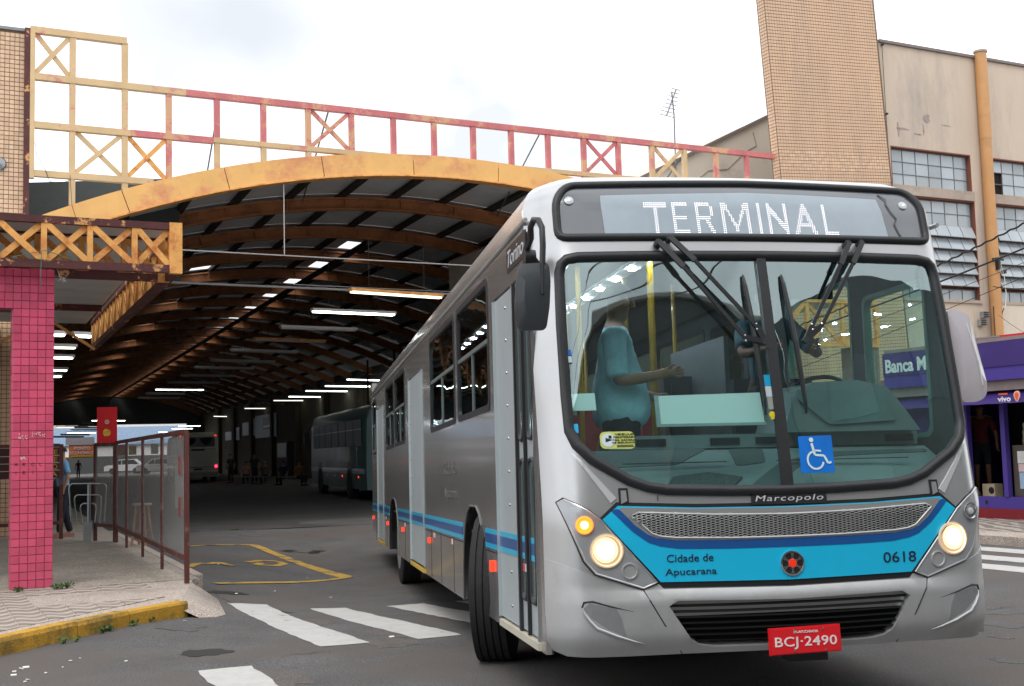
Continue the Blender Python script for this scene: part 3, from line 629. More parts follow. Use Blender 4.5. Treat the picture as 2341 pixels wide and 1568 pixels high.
# small gaps of daylight are left open near the left slope; gutters and side roofs
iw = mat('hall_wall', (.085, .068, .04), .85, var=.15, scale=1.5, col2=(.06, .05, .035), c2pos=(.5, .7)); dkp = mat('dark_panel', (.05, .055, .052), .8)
part('left_side_roof', MB().add([(-13, .3, 6.2), (sc_(.3) - 8.9, .3, 6.2), (sc_(HL) - 8.9, HL, 6.2), (-13, HL, 6.2), (-13, .3, 6.25), (sc_(.3) - 8.9, .3, 6.25), (sc_(HL) - 8.9, HL, 6.25), (-13, HL, 6.25)], [(0, 1, 2, 3), (7, 6, 5, 4), (0, 4, 5, 1), (1, 5, 6, 2), (2, 6, 7, 3), (3, 7, 4, 0)]), sheet, hall)
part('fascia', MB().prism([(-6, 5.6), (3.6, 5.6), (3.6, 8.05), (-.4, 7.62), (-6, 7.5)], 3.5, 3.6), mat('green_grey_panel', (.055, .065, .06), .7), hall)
part('left_beam', MB().bar((sc_(.4) - 9.0, .4, 6.0), (sc_(HL) - 9.0, HL, 6.0), .25, .45), purl, hall)
part('right_beam', MB().bar((sc_(.4) + 9.1, .4, 6.05), (sc_(HL) + 9.1, HL, 6.05), .25, .45), purl, hall)
def wallseg(a0, a1, z0, z1, ds=0): return MB().add([(sc_(a0) + 9.3 + ds, a0, z0), (sc_(a1) + 9.3 + ds, a1, z0), (sc_(a1) + 9.3 + ds, a1, z1), (sc_(a0) + 9.3 + ds, a0, z1), (sc_(a0) + 9.6 + ds, a0, z0), (sc_(a1) + 9.6 + ds, a1, z0), (sc_(a1) + 9.6 + ds, a1, z1), (sc_(a0) + 9.6 + ds, a0, z1)], [(0, 1, 2, 3), (7, 6, 5, 4), (0, 4, 5, 1), (1, 5, 6, 2), (2, 6, 7, 3), (3, 7, 4, 0)])
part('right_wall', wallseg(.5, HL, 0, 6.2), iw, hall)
for a in range(8, 96, 8): part('pilaster', MB().box(sc_(a) + 9.0, sc_(a) + 9.298, a - .25, a + .25, 0, 5.8), iw, hall)
for a in (12.3, 24.6, 36.9, 49.2, 61.5, 73.8, 86.1): part('column', MB().box(sc_(a) - 9.2, sc_(a) - 8.95, a - .12, a + .12, .13, 6.0), purl, hall)
part('added_left_wall', MB().box(-13.3, -13.0, .5, HL, .13, 6.2), dkp, hall)  # unseen wall added to keep sky reflections off the parked bus windows
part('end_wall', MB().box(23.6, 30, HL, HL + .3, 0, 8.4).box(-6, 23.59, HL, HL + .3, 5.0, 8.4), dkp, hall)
part('tie_rod', MB().tube([(.2, -.02, 5.76), (18.0, -.02, 5.68)], .014, 6), mat('galvanised', (.5, .5, .5), .4, metal=.5), hall)
part('hanger', MB().tube([(5.07, -.02, 7.4), (5.07, -.02, 5.76)], .012, 6), mat('galvanised', (.5, .5, .5), .4), hall)
part('conduit', MB().tube([(sc_(3) - 8.6, 3.0, 5.52), (18, 3.4, 5.5)], .03, 8).tube([(6.2, 3.2, 5.6), (18, 3.5, 5.56)], .012, 6), mat('galvanised', (.5, .5, .5), .4), hall)
for i in range(2): part('downpipe', MB().tube([(17.9 + i * .9, 26.5 + i * 6, 6.2), (17.9 + i * .9, 26.5 + i * 6, 2)], .05, 8), dkp, hall)
# ---- lamps
LT = [(800, 668, 1010, 682, 5.2, .25, 1), (713, 713, 903, 721, 5.2, 1, 0), (640, 751, 815, 757, 5.2, 0, 0), (580, 778, 743, 784, 5.2, 0, 1), (528, 803, 680, 808, 5.2, 0, 0), (482, 826, 627, 830, 5.2, 0, 0), (445, 842, 579, 845, 5.2, 0, 0), (414, 860, 537, 862, 5.2, 0, 0), (383, 876, 501, 877, 5.2, 0, 0), (355, 891, 466, 892, 5.2, 1, 0), (333, 901, 421, 902, 5.2, 0, 0), (315, 911, 410, 912, 5.2, 0, 0),
      (793, 868, 900, 871, 5.3, 1, 0), (743, 883, 850, 884, 5.2, 1, 0), (699, 894, 802, 895, 5.2, 1, 0), (660, 907, 757, 908, 5.2, 1, 0), (625, 916, 714, 916, 5.2, .3, 0), (559, 934, 645, 934, 5.2, .6, 0), (489, 952, 562, 953, 5.2, .6, 0), (448, 965, 515, 965, 5.2, .3, 0), (408, 974, 475, 974, 4.6, 1, 0), (393, 980, 454, 980, 4.4, 1, 0), (363, 988, 401, 988, 4.2, 1, 0),
      (210, 962, 286, 962, 4.6, 1, 0), (154, 990, 218, 990, 3.5, 1, 0), (189, 969, 300, 969, 4.3, 0, 0), (179, 974, 290, 974, 4.1, 0, 0), (171, 979, 300, 979, 3.9, 0, 0), (163, 984, 310, 984, 3.7, 0, 0), (140, 995, 250, 995, 3.3, 0, 0), (120, 1000, 190, 1000, 3.1, 0, 0), (130, 977, 200, 977, 4.1, .6, 0),
      (100, 766, 150, 768, 4.1, 1, 0), (165, 769, 213, 771, 4.1, 1, 0), (95, 818, 168, 820, 4.1, 1, 0), (70, 847, 155, 848, 4.1, 1, 0), (60, 861, 142, 862, 4.1, 1, 0), (95, 795, 175, 797, 4.1, .6, 0), (590, 925, 690, 925, 5.2, 0, 0)]
ORD = 'first second third fourth fifth sixth seventh eighth ninth tenth eleventh twelfth'.split()
LBL = ['rust streaked tube lamp nearest the hall mouth', 'brightly lit long tube lamp second from the hall mouth', 'unlit white tube lamp third from the hall mouth', 'rusty unlit tube lamp fourth from the hall mouth'] + ['unlit tube lamp %s from the hall mouth in the middle row' % ORD[k] for k in range(4, 9)] + ['lone lit tube lamp tenth in the otherwise unlit middle row'] + ['unlit tube lamp %s from the hall mouth in the middle row' % ORD[k] for k in (10, 11)]
LBL += ['%s tube lamp in the right hand row, %s from the turning bus' % (a_, b_) for a_, b_ in zip(('lit', 'lit', 'lit', 'lit', 'dim', 'yellowish', 'thin dim', 'dim', 'lit', 'lit', 'lit'), ORD)]
LBL += ['short lit tube lamp passing behind the red banner', 'lit tube lamp low at the far end, just right of the red pillar'] + ['unlit tube lamp silhouetted against the bright far street, %s from the top' % ORD[k] for k in range(6)] + ['dim tube lamp against the far street beside the red pillar']
LBL += ['topmost lit tube lamp beside the pillar, mostly hidden by it', 'lit tube lamp under the canopy end right of the topmost pillar lamp', 'lit tube lamp third down beside the pillar', 'lit tube lamp fourth down beside the pillar', 'lowest lit tube lamp peeking out beside the pillar', 'dim tube lamp second down beside the pillar', 'unlit tube lamp high over the parked bus']
for i, (x0, y0, x1, y1, z, on, ru) in enumerate(LT):
    p = zpt(x0, y0, z); q = zpt(x1, y1, z); q = zpt(x1, y1, z); ln = (q - p).length
    if ln > 3.2: q = p + (q - p).normalized() * 2.6; ln = 2.6
    d = (q - p); c = (p + q) / 2; M = Matrix.Translation(c) @ Matrix.Rotation(math.atan2(d.y, d.x), 4, 'Z')
    lb = LBL[i] if i < len(LBL) else 'tube lamp in the bus hall'
    grp = 'tube lamps of the bus hall'
    lo = thing('tube_lamp', lb, 'lamp', M, grp)
    part('housing', MB().box(-ln / 2, ln / 2, -.09, .09, .03, .10), rust if ru else white, lo)
    em = lampon if on == 1 else emit('tube_dim', (1, .98, .8), 2.2) if on else mat('tube_off', (.62, .63, .62), .35)
    for s in (-1, 1): part('tube', MB().tube([(-ln / 2 + .04, s * .05, .01), (ln / 2 - .04, s * .05, .01)], .022, 6), em, lo)
    for s in (-1, 1):
        if i < 20: part('hanger_wire', MB().tube([(s * ln * .3, 0, .1), (s * ln * .3, 0, max(.2, 6.6 - z))], .006, 4), black, lo)
# ================================================================== THE BUS
HW_ = 1.27; Z0, RR_ = 2.85, .24
def bw(x): x = abs(x); return .05 * x * x + .2 * max(0, (x - 1.05) / .22) ** 2.5
def rake(z): return .34 * max(0, (z - 1.1) / 1.8) ** 1.15
def prof(v):
    t = min(PI / 2, max(0, (v - Z0) / RR_)); return (v if v < Z0 else Z0 + RR_ * math.sin(t)), RR_ * (1 - math.cos(t))
def fM(x, v):
    """front surface of the body: x across, v up"""
    z, ins = prof(v); xx = max(-HW_, min(HW_, x)); return Vector((xx * (1 - ins / HW_), bw(xx) + rake(z) + ins, z))
def fMo(o): 
    return lambda x, v: fM(x, v) + Vector((0, -o, 0))
def bumpM(x, z):
    p = fM(x, z); o = .006 + .030 * (1 - sstep(.70, .745, z)) * (1 - .85 * sstep(.85, 1.22, abs(x))); tk = .06 * (1 - sstep(.38, .52, z))
    p.y += -o + tk; p.x *= 1 - .02 * (1 - sstep(.38, .5, z)); return p
def sL(u, v): z, ins = prof(v); return Vector((-(HW_ - ins), -u, z))      # door side, u = -y
def sR(u, v): z, ins = prof(v); return Vector((HW_ - ins, u, z))
def FL(P): return [(-y, z) for y, z in P]
def surfM(x, z, off=0, mp=fM):
    p = mp(x, z); du = (mp(x + .004, z) - mp(x - .004, z)).normalized(); dv = mp(x, z + .004) - mp(x, z - .004); n = du.cross(dv).normalized(); dv = n.cross(du)
    return Matrix(((du.x, dv.x, n.x, p.x + n.x * off), (du.y, dv.y, n.y, p.y + n.y * off), (du.z, dv.z, n.z, p.z + n.z * off), (0, 0, 0, 1)))
silver = mat('silver_paint', (.50, .51, .52), .30, metal=.65, var=.05, scale=2, coat=.3, bump=.03, bscale=2.5, col2=(.50, .49, .475), c2pos=(.45, .8))
silver2 = mat('bumper_silver', (.47, .48, .485), .40, metal=.5, var=.06, scale=3, coat=.15, col2=(.36, .355, .34), c2pos=(.48, .78))
grey_al = mat('door_aluminium', (.46, .52, .54), .38, metal=.35, var=.05, scale=2)
rubber = mat('rubber', (.018, .019, .022), .45, var=.1, bump=.1)
sside = mat('side_silver', (.50, .49, .48), .26, metal=.78, var=.05, scale=2, coat=.4, bump=.03, bscale=2.5, col2=(.36, .345, .33), c2pos=(.45, .8))
lblue = mat('sky_blue_paint', (.008, .50, .80), .3, var=.03, coat=.6); dblue = mat('deep_blue_paint', (.01, .09, .32), .3, var=.03, coat=.6)
chrome = mat('chrome', (.75, .76, .78), .12, metal=1, var=.02)
wsg = glass('windscreen_glass', (.70, .92, .90), .18, .01); wing = glass('window_glass', (.30, .35, .34), .07, .01); wing2 = glass('side_glass', (.78, .97, .90), .05, .01)
dkgl = mat('sign_glass', (.075, .085, .10), .12, var=.05, coat=1, spec=.9); ledb = mat('led_board', (.33, .40, .46), .18, var=.06, coat=1)
teal = mat('dash_moulding', (.19, .25, .25), .6, var=.05, scale=3, bump=.1); tyre = mat('tyre', (.016, .016, .017), .8, var=.2, bump=.3)
bus = thing('city_bus', 'silver and blue city bus turning out of the terminal with headlights on', 'bus', BM)
Yr = 14.8
sym = lambda P: P + [(-x, z) for x, z in reversed(P)]
WSo = sym([(0, 2.578), (-.6, 2.577), (-1.023, 2.573), (-1.094, 2.560), (-1.133, 2.525), (-1.150, 2.465), (-1.160, 2.166), (-1.163, 1.766), (-1.158, 1.575), (-1.125, 1.490), (-1.044, 1.405), (-.85, 1.287), (-.75, 1.250), (-.648, 1.232), (-.3, 1.218), (0, 1.214)])
WSo = [WSo[i] for i in range(len(WSo)) if i == 0 or (Vector(WSo[i]) - Vector(WSo[i - 1])).length > .004][:-1]
def inset(P, d):
    n = len(P); out = []; ar = sum(P[k][0] * P[(k + 1) % n][1] - P[(k + 1) % n][0] * P[k][1] for k in range(n)); sg = 1 if ar > 0 else -1
    for i in range(n):
        a, p, c = Vector(P[i - 1]), Vector(P[i]), Vector(P[(i + 1) % n]); u = (p - a).normalized(); v = (c - p).normalized(); t = (u + v).normalized(); nn = Vector((-t.y, t.x)) * sg
        out.append(tuple(p + nn * d / max(.5, (1 + u.dot(v)) / 2) ** .5))
    return out
SGo = rnd([(-1.085, 3.02), (0, 3.045), (1.085, 3.02), (1.137, 2.90), (1.137, 2.648), (-1.137, 2.648), (-1.137, 2.90)], .07)
top = Z0 + RR_ * PI / 2
FO = [(-1.27, .60), (1.27, .60)] + [(1.27, z) for z in (1.0, 1.5, 2.0, 2.5, 2.8, top)] + [(-1.27, z) for z in (top, 2.8, 2.5, 2.0, 1.5, 1.0)]
part('front_panel', patch(fM, FO, (WSo, SGo), .055, 0, .03), silver, bus, smooth=True, ang=30)
o = part('windscreen', patch(fM, inset(WSo, .02), (), .09, -.004, 0), wsg, bus, smooth=True)
part('windscreen_gasket', MB().loop([fM(x, z) for x, z in dens(inset(WSo, .022), .04)], .030, 10), rubber, bus, smooth=True, ang=80)
part('mullion', patch(fM, [(.0, 2.57), (.055, 2.57), (.05, 1.22), (-.01, 1.22)], (), .1, .018, .03), rubber, bus)
part('sign_glass', patch(fM, inset(SGo, .02), (), .08, -.002, .02), dkgl, bus, smooth=True)
part('sign_gasket', MB().loop([fM(x, z) for x, z in dens(inset(SGo, .018), .04)], .024, 10), rubber, bus, smooth=True, ang=80)
sign = part('destination_display', patch(fM, [(-.868, 2.922), (0, 2.948), (.832, 2.925), (.858, 2.686), (-.856, 2.686)], (), .08, .002, .003), ledb, bus, smooth=True)
LED = {'T': [(0, 15, 11, 15), (0, 13.5, 11, 13.5), (5, 0, 5, 14), (6, 0, 6, 14)], 'E': [(0, 0, 0, 15), (1.2, 0, 1.2, 15), (0, 15, 9, 15), (0, 14, 9, 14), (0, 8, 7.5, 8), (0, 7, 7.5, 7), (0, 0, 9, 0), (0, 1, 9, 1)],
       'R': [(0, 0, 0, 15), (1.2, 0, 1.2, 15), (0, 15, 8, 15), (0, 14, 8, 14), (9, 13, 9, 9), (10, 13, 10, 9), (0, 8, 8, 8), (0, 7, 8, 7), (7, 6, 10, 0), (6, 6, 9, 0)], 'M': [(0, 0, 0, 15), (1, 0, 1, 15), (14, 0, 14, 15), (15, 0, 15, 15), (1, 15, 7.5, 3), (2, 15, 7.5, 1), (14, 15, 8, 3), (13, 15, 7.5, 1)],
       'I': [(0, 0, 0, 15), (1, 0, 1, 15)], 'N': [(0, 0, 0, 15), (1, 0, 1, 15), (10, 0, 10, 15), (11, 0, 11, 15), (1, 14, 10, 3), (1, 12, 10, 1)], 'A': [(0, 0, 5, 15), (1, 0, 6, 14), (11, 0, 6, 15), (10, 0, 5, 14), (2, 5, 9, 5), (2, 4, 9, 4)], 'L': [(0, 0, 0, 15), (1, 0, 1, 15), (0, 0, 8.5, 0), (0, 1, 8.5, 1)]}
b = MB(); pz = .0119; LX = {'T': -.618, 'E': -.455, 'R': -.318, 'M': -.166, 'I': .052, 'N': .112, 'A': .270, 'L': .455}; LP = {'T': .0112, 'E': .0092, 'R': .0095, 'M': .0107, 'I': .0098, 'N': .0101, 'A': .0118, 'L': .0098}
for ch, c0, wd in (('T', 0, 12), ('E', 15, 10), ('R', 26, 11), ('M', 39, 16), ('I', 57, 2), ('N', 62, 12), ('A', 77, 12), ('L', 91, 9)):
    for i in range(wd):
        for j in range(16):
            if any((lambda p, q, r: (r - (p + (q - p) * max(0, min(1, (r - p).dot(q - p) / max(1e-6, (q - p).length_squared))))).length)(Vector(g[:2]), Vector(g[2:]), Vector((i, j))) < .62 for g in LED[ch]):
                M = surfM(LX[ch] + i * LP[ch] + .004 * (1 - j / 15), 2.694 + j * pz, .0035); b.add([M @ Vector((.0030 * math.cos(k * PI / 3), .0030 * math.sin(k * PI / 3), 0)) for k in range(6)], [tuple(range(6))])
part('lit_letters', b, emit('led_white', (1, .93, .92), 1.9), sign, kind='stuff')
for x in (-1.045, .998):
    p = part('marker_lamp', MB().lathe([(.028, 0), (.026, .006), (.012, .01), (0, .011)], 16, surfM(x, 2.89, -.002)), mat('lens_clear', (.55, .58, .6), .15, coat=1), bus, smooth=True); part('bulb', MB().lathe([(.006, 0), (0, .004)], 8, surfM(x, 2.89, .009)), emit('bulb', (1, 1, .95), 2), p)
part('sign_cable', MB().tube([fM(x, z) + Vector((0, -.004, 0)) for x, z in ((.868, 2.965), (.90, 2.925), (.885, 2.89), (.905, 2.84), (.935, 2.80), (.915, 2.765), (.93, 2.72), (.945, 2.69))], .0035, 5), mat('cable_grey', (.12, .12, .13), .5), bus)
# ---- roof
def roofp(u, v):
    s = -1.27 + 2.54 * u; p = fM(s, top); y = p.y + (Yr - p.y) * (v ** 1.6); x = p.x; return Vector((x, y, p.z + .035 * (1 - (x / 1.03) ** 2) * min(1, v * 9 + .0)))
part('roof', MB().grid(roofp, 40, 14), silver, bus, smooth=True)
# ---- sides
def arch(y0, y1, zt): yc = (y0 + y1) / 2; h = (y1 - y0) / 2; return [(yc + h * math.cos(t) * 1.0, .40 + (zt - .40) * min(1, math.sin(t) * 1.06) ** .8) for t in [k * PI / 12 for k in range(1, 12)]]
yf = lambda v: bw(HW_) + rake(prof(v)[0]) + prof(v)[1]
def sideoutline(archs, y0=None):
    P = []
    for z in (.40, .8, 1.2, 1.6, 2.0, 2.4, 2.8, 3.0, top): P.append((yf(z) + .001, z))
    P += [(Yr, top), (Yr, .55)]
    for (a, c, t) in archs: P += [(c, .40)] + [(y, z) for y, z in arch(a, c, t)] + [(a, .40)]
    return P
ARL = [(9.6, 11.1, 1.12), (2.28, 3.46, 1.14)]
WL = [(1.95, 3.58), (3.75, 5.60), (8.40, 9.90), (10.05, 11.5), (13.62, 14.5)]
DL = [(.42, 1.72), (6.35, 7.85), (12.1, 13.4)]
def rect(y0, y1, z0, z1, r=.07): return rnd([(y0, z0), (y1, z0), (y1, z1), (y0, z1)], r)
holesL = [rect(a, c, 1.80, 2.72) for a, c in WL] + [rect(a, c, .44, 2.52, .02) for a, c in DL]
part('door_side_panel', patch(sL, FL(sideoutline(ARL)), [FL(h) for h in holesL], .18, 0, .03), sside, bus, smooth=True, ang=30)
WR = [(.62, 1.45, 1.52, 2.50), (1.62, 2.75, 1.6, 2.66), (2.9, 4.5, 1.8, 2.7), (4.65, 6.25, 1.8, 2.7), (6.4, 8.0, 1.8, 2.7), (8.15, 9.75, 1.8, 2.7), (9.9, 11.5, 1.8, 2.7), (11.65, 13.2, 1.8, 2.7), (13.35, 14.5, 1.8, 2.7)]
part('driver_side_panel', patch(sR, sideoutline([(9.6, 11.1, 1.12), (2.28, 3.46, 1.14)]), [rect(*w_) for w_ in WR], .2, 0, .03), silver, bus, smooth=True, ang=30)
part('rear_panel', MB().box(-1.26, 1.26, Yr - .03, Yr, .55, 3.05), silver, bus)
for a, c in WL:
    f = part('window_frame', patch(sL, FL(rect(a, c, 1.80, 2.72)), [FL(rect(a + .045, c - .045, 1.845, 2.675))], .25, .006, .03), rubber, bus)
    part('pane', patch(sL, FL(rect(a + .04, c - .04, 1.84, 2.68)), (), .5, -.008, 0), wing, f)
    part('sash_bar', MB().box(-1.272, -1.262, a + .045, c - .045, 2.27, 2.30).box(-1.272, -1.262, (a + c) / 2 - .014, (a + c) / 2 + .014, 1.845, 2.27), mat('sash_grey', (.12, .14, .14), .4), f)
for i, w_ in enumerate(WR):
    f = part('window_frame', patch(sR, rect(*w_), [rect(w_[0] + .03, w_[1] - .03, w_[2] + .03, w_[3] - .03)], .3, .006, .05), mat('inner_frame_green', (.16, .30, .26), .5) if i < 2 else rubber, bus)
    part('pane', patch(sR, rect(w_[0] + .03, w_[1] - .03, w_[2] + .03, w_[3] - .03), (), .5, -.008, 0), wing2 if i < 2 else wing, f)
lin = mat('cabin_lining', (.07, .075, .08), .7)
part('inner_lining', patch(sR, sideoutline([(9.6, 11.1, 1.12), (2.28, 3.46, 1.14)]), [rect(*w_) for w_ in WR], .3, -.034, .004), lin, bus)
part('inner_lining', patch(sL, FL(sideoutline(ARL)), [FL(h) for h in holesL], .3, -.034, .004), lin, bus)
# doors: folded leaves with riveted jamb panels and long slots of glass
for di, (a, c) in enumerate(DL):
    dr = part('door', MB().box(-1.255, -1.24, a + .02, c - .02, .46, 2.50), mat('door_dark', (.03, .035, .035), .5) if di == 0 else grey_al, bus)
    w0 = .98 if di == 0 else a + .03
    part('door_leaf', MB().box(-1.268, -1.256, w0, c - .03, .46, 2.50).bar((-1.272, w0 + .01, .46), (-1.272, w0 + .01, 2.5), .02, .02).bar((-1.272, c - .04, .46), (-1.272, c - .04, 2.5), .03, .02), grey_al, dr)
    b = MB()
    for k in range(10): z = .56 + k * .205; b.lathe([(.011, 0), (.008, .007), (0, .009)], 8, Matrix.Translation((-1.268, c - .12 if di else w0 + .30 + .06 * (k % 2) * 0, z)) @ Matrix.Rotation(-PI / 2, 4, 'Y'))
    part('rivets', b, steel, dr, kind='stuff')
    if di == 0:
        for y0, y1 in ((.74, .97), (.45, .70)):
            lf = part('door_leaf', MB().box(-1.262, -1.25, y0, y1, .46, 2.50), grey_al, dr)
            for z0, z1 in ((.64, 1.44), (1.56, 2.42)):
                sl_ = part('slot_seal', MB().loop([Vector((-1.264, -u, v)) for u, v in dens(FL(rect(y0 + .05, y1 - .05, z0, z1, .05)), .06)], .014, 6), rubber, lf)
                part('slot_glass', patch(lambda u, v: Vector((-1.262, -u, v)), FL(rect(y0 + .05, y1 - .05, z0, z1, .05)), (), .4, .004, .004), mat('door_glass', (.10, .17, .17), .08, coat=1), lf)
        for y, m_ in ((.43, chrome), (.72, rubber), (.965, rubber), (.985, rubber)): part('seal_strip', MB().box(-1.282, -1.262, y - .009, y + .009, .45, 2.5), m_, dr)
        part('sill', MB().box(-1.29, -1.10, .40, 1.66, .405, .445), mat('sill_cream', (.5, .47, .38), .6), dr)
    else: part('sill', MB().box(-1.285, -1.15, a, c, .40, .44), mat('sill_yellow', (.55, .35, .05), .6), dr)
# side stripes broken by arches and doors, panel seams, lamps, reflectors
for z0, z1, m_ in ((.968, 1.0, lblue), (.905, .9675, dblue), (.87, .9045, lblue)):
    for a, c, o_ in ((.46, .70, .009), (.76, .955, .009), (1.0, 1.68, .012), (1.75, 2.27, .004), (3.47, 6.32, .004), (6.4, 7.8, .012), (7.88, 9.58, .004), (11.12, 12.08, .004), (12.15, 13.36, .012), (13.42, 14.78, .004)):
        if o_ > .01: part('stripe', MB().box(-1.2735, -1.2695, a, c, z0, z1), m_, bus)
        else: part('stripe', MB().box(-1.2755 if o_ < .005 else -1.2685, -1.2705 if o_ < .005 else -1.2625, a, c, z0, z1), m_, bus)
b = MB()
for y in (4.05, 4.95, 5.75, 8.6, 11.6, 13.9): b.box(-1.2725, -1.268, y - .005, y + .005, .41, .868)
for a, c in ((1.74, 2.27), (3.47, 6.33), (7.87, 9.59), (11.12, 12.09), (13.42, 14.78)): b.box(-1.2724, -1.2681, a, c, .845, .853)
part('panel_seam', b, black, bus, kind='stuff')
part('gutter', MB().tube([sL(-y, 2.80) + Vector((-.006, 0, 0)) for y in (.5, 3, 7, 11, 14.7)], .014, 6).tube([sR(y, 2.80) + Vector((.006, 0, 0)) for y in (.5, 3, 7, 11, 14.7)], .014, 6), silver2, bus, smooth=True)
redl = emit('side_lamp_red', (1, .045, .01), 1.3)
for i, y in enumerate((1.99, 5.88, 8.9, 11.4, 14.6)):
    s = .03 if i == 0 else .022; part('side_lamp', MB().box(-1.29, -1.271, y - s, y + s, .755 - s * 1.2, .755 + s * 1.2), redl, bus)
for y in (1.55 * 0 + .87, 5.55, 4.2, 8.7, 11.8):
    r_ = part('reflector', MB().box(-1.276, -1.2714, y - .06, y, .80, .845), mat('reflector_red', (.6, .02, .03), .3), bus); part('white_half', MB().box(-1.276, -1.2714, y - .125, y - .064, .80, .845), white, r_)
def put_text(me, mp, cx_, cz_, off, m, par, name='lettering', M=None):
    b = mb_of(me); vs = []
    for x, y, z in b.v:
        if M: vs.append(M @ Vector((x, y, z)))
        else:
            S = surfM(cx_ + x, cz_ + y, off, mp); vs.append(S @ Vector((0, 0, z)))
    b.v = [tuple(v) for v in vs]; return part(name, b, m, par)
ink = mat('dark_ink', (.012, .02, .05), .5, var=.02); inkg = mat('faint_ink', (.11, .11, .11), .5)
for tx, z in (('Cidade de', 1.44), ('Apucarana', 1.22)): put_text(fit_text(tx, .82, .11), sL, -4.2, z, .003, inkg, bus)
o = part('model_badge', MB().box(-1.277, -1.2705, .52, 1.15, 2.60, 2.75), mat('badge_dark', (.02, .02, .022), .4), bus); put_text(fit_text('Torino', .52, .10, shear=.3), sL, -.835, 2.675, .009, mat('badge_letter', (.55, .56, .58), .4), o)
# ---- front details
def mirror_(P): return [(-x, z) for x, z in P]
HP = [(-1.0, 1.108), (-.915, 1.176), (-.5, 1.156), (0, 1.150), (.5, 1.156), (.915, 1.176), (1.0, 1.108), (.705, .778), (0, .766), (-.705, .778)]
part('hood_gap', patch(fM, [(-1.022, 1.108), (-.922, 1.196), (-.5, 1.176), (0, 1.170), (.5, 1.176), (.922, 1.196), (1.022, 1.108), (.715, .748), (0, .736), (-.715, .748)], (), .09, .004, .01), black, bus)
hood = part('hood_panel', patch(fM, HP, (), .07, .010, .006), lblue, bus, smooth=True, ang=30)
lowc = [(-.951, 1.149), (-.842, 1.040), (-.762, .983), (-.70, .962), (-.60, .947), (-.35, .940), (0, .938), (.35, .940), (.60, .947), (.70, .962), (.762, .983), (.842, 1.040), (.951, 1.149)]
upc = [(-.910, 1.158), (-.83, 1.074), (-.765, 1.024), (-.72, 1.006), (-.62, .991), (-.35, .984), (0, .982), (.35, .984), (.62, .991), (.72, 1.006), (.765, 1.024), (.83, 1.074), (.910, 1.158)]
tope = [(.905, 1.168), (.5, 1.151), (0, 1.145), (-.5, 1.151), (-.905, 1.168)]
part('blue_curve', patch(fM, lowc + [(.93, 1.160)] + list(reversed([(x, z) for x, z in upc])) + [(-.93, 1.160)], (), .06, .0125, .004), dblue, hood)
part('grille_surround', patch(fM, upc + tope, (), .06, .0135, .004), silver, hood)
GP = [(-.85, 1.124), (-.812, 1.140), (-.4, 1.118), (0, 1.110), (.4, 1.118), (.812, 1.140), (.85, 1.124), (.745, 1.030), (.70, 1.014), (.62, 1.004), (.3, .994), (0, .992), (-.3, .994), (-.62, 1.004), (-.70, 1.014), (-.745, 1.030)]
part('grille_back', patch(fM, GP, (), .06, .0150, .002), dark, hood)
b = MB(); gx, gy = .0245, .0125
for i in range(-36, 37):
    for j in range(16):
        x = i * gx; z = .985 + j * gy + (gy / 2 if i % 2 else 0)
        if inpoly(x, z, GP):
            S = surfM(x, z, .017); H_ = [(.0125, 0), (.0065, .0062), (-.0065, .0062), (-.0125, 0), (-.0065, -.0062), (.0065, -.0062)]
            b.add([S @ Vector((p[0] * 1.12, p[1] * 1.12, 0)) for p in H_] + [S @ Vector((p[0] * .80, p[1] * .70, .001)) for p in H_], [(k, (k + 1) % 6, (k + 1) % 6 + 6, k + 6) for k in range(6)])
part('grille_mesh', b, mat('grille_metal', (.42, .43, .42), .35, metal=.7), hood, kind='stuff')
part('grille_rim', MB().loop([fM(x, z) + Vector((0, -.015, 0)) for x, z in dens(GP, .06)], .006, 6), silver2, hood, smooth=True)
put_text(fit_text('Cidade de', .250, .040, wx=1), fM, -.545, .898, .0115, ink, hood); put_text(fit_text('Apucarana', .275, .046), fM, -.543, .823, .0115, ink, hood); put_text(fit_text('0618', .196, .056), fM, .638, .860, .0115, ink, hood)
em = part('emblem', MB().lathe([(.066, 0), (.066, .008), (.058, .010), (.056, .004), (0, .004)], 32, surfM(.012, .851, .010)), chrome, bus, smooth=True); S = surfM(.012, .851, .0145)
part('emblem_disc', MB().lathe([(.0555, .0), (.0555, .0015), (0, .0015)], 28, S), black, em)
b = MB()
for k in range(6):
    a = k * PI / 3 + PI / 6; r1, w1, w2 = .0545, .0045, .011; u = Vector((math.cos(a), math.sin(a), 0)); v = Vector((-math.sin(a), math.cos(a), 0)); t = .003
    b.add([S @ (u * .018 + v * w2 + Vector((0, 0, t))), S @ (u * .035 + v * w1 + Vector((0, 0, t))), S @ (u * r1 + v * w2 + Vector((0, 0, t))), S @ (u * r1 - v * w2 + Vector((0, 0, t))), S @ (u * .035 - v * w1 + Vector((0, 0, t))), S @ (u * .018 - v * w2 + Vector((0, 0, t)))], [(0, 5, 4, 3, 2, 1)])
part('emblem_star', b, chrome, em); part('emblem_centre', MB().lathe([(.023, .003), (.021, .006), (0, .007)], 20, S), mat('emblem_red', (.75, .03, .01), .3, emis=(1, .05, .01, .25)), em)
bdg = part('maker_badge', patch(fM, rnd([(-.195, 1.162), (-.19, 1.218), (.232, 1.218), (.232, 1.158)], .015), (), .06, .012, .012), mat('badge_dark', (.02, .02, .022), .4), bus)
put_text(fit_text('Marcopolo', .385, .040, shear=.2, space=1.15), fM, .020, 1.188, .0125, mat('badge_letter', (.55, .56, .58), .4), bdg)
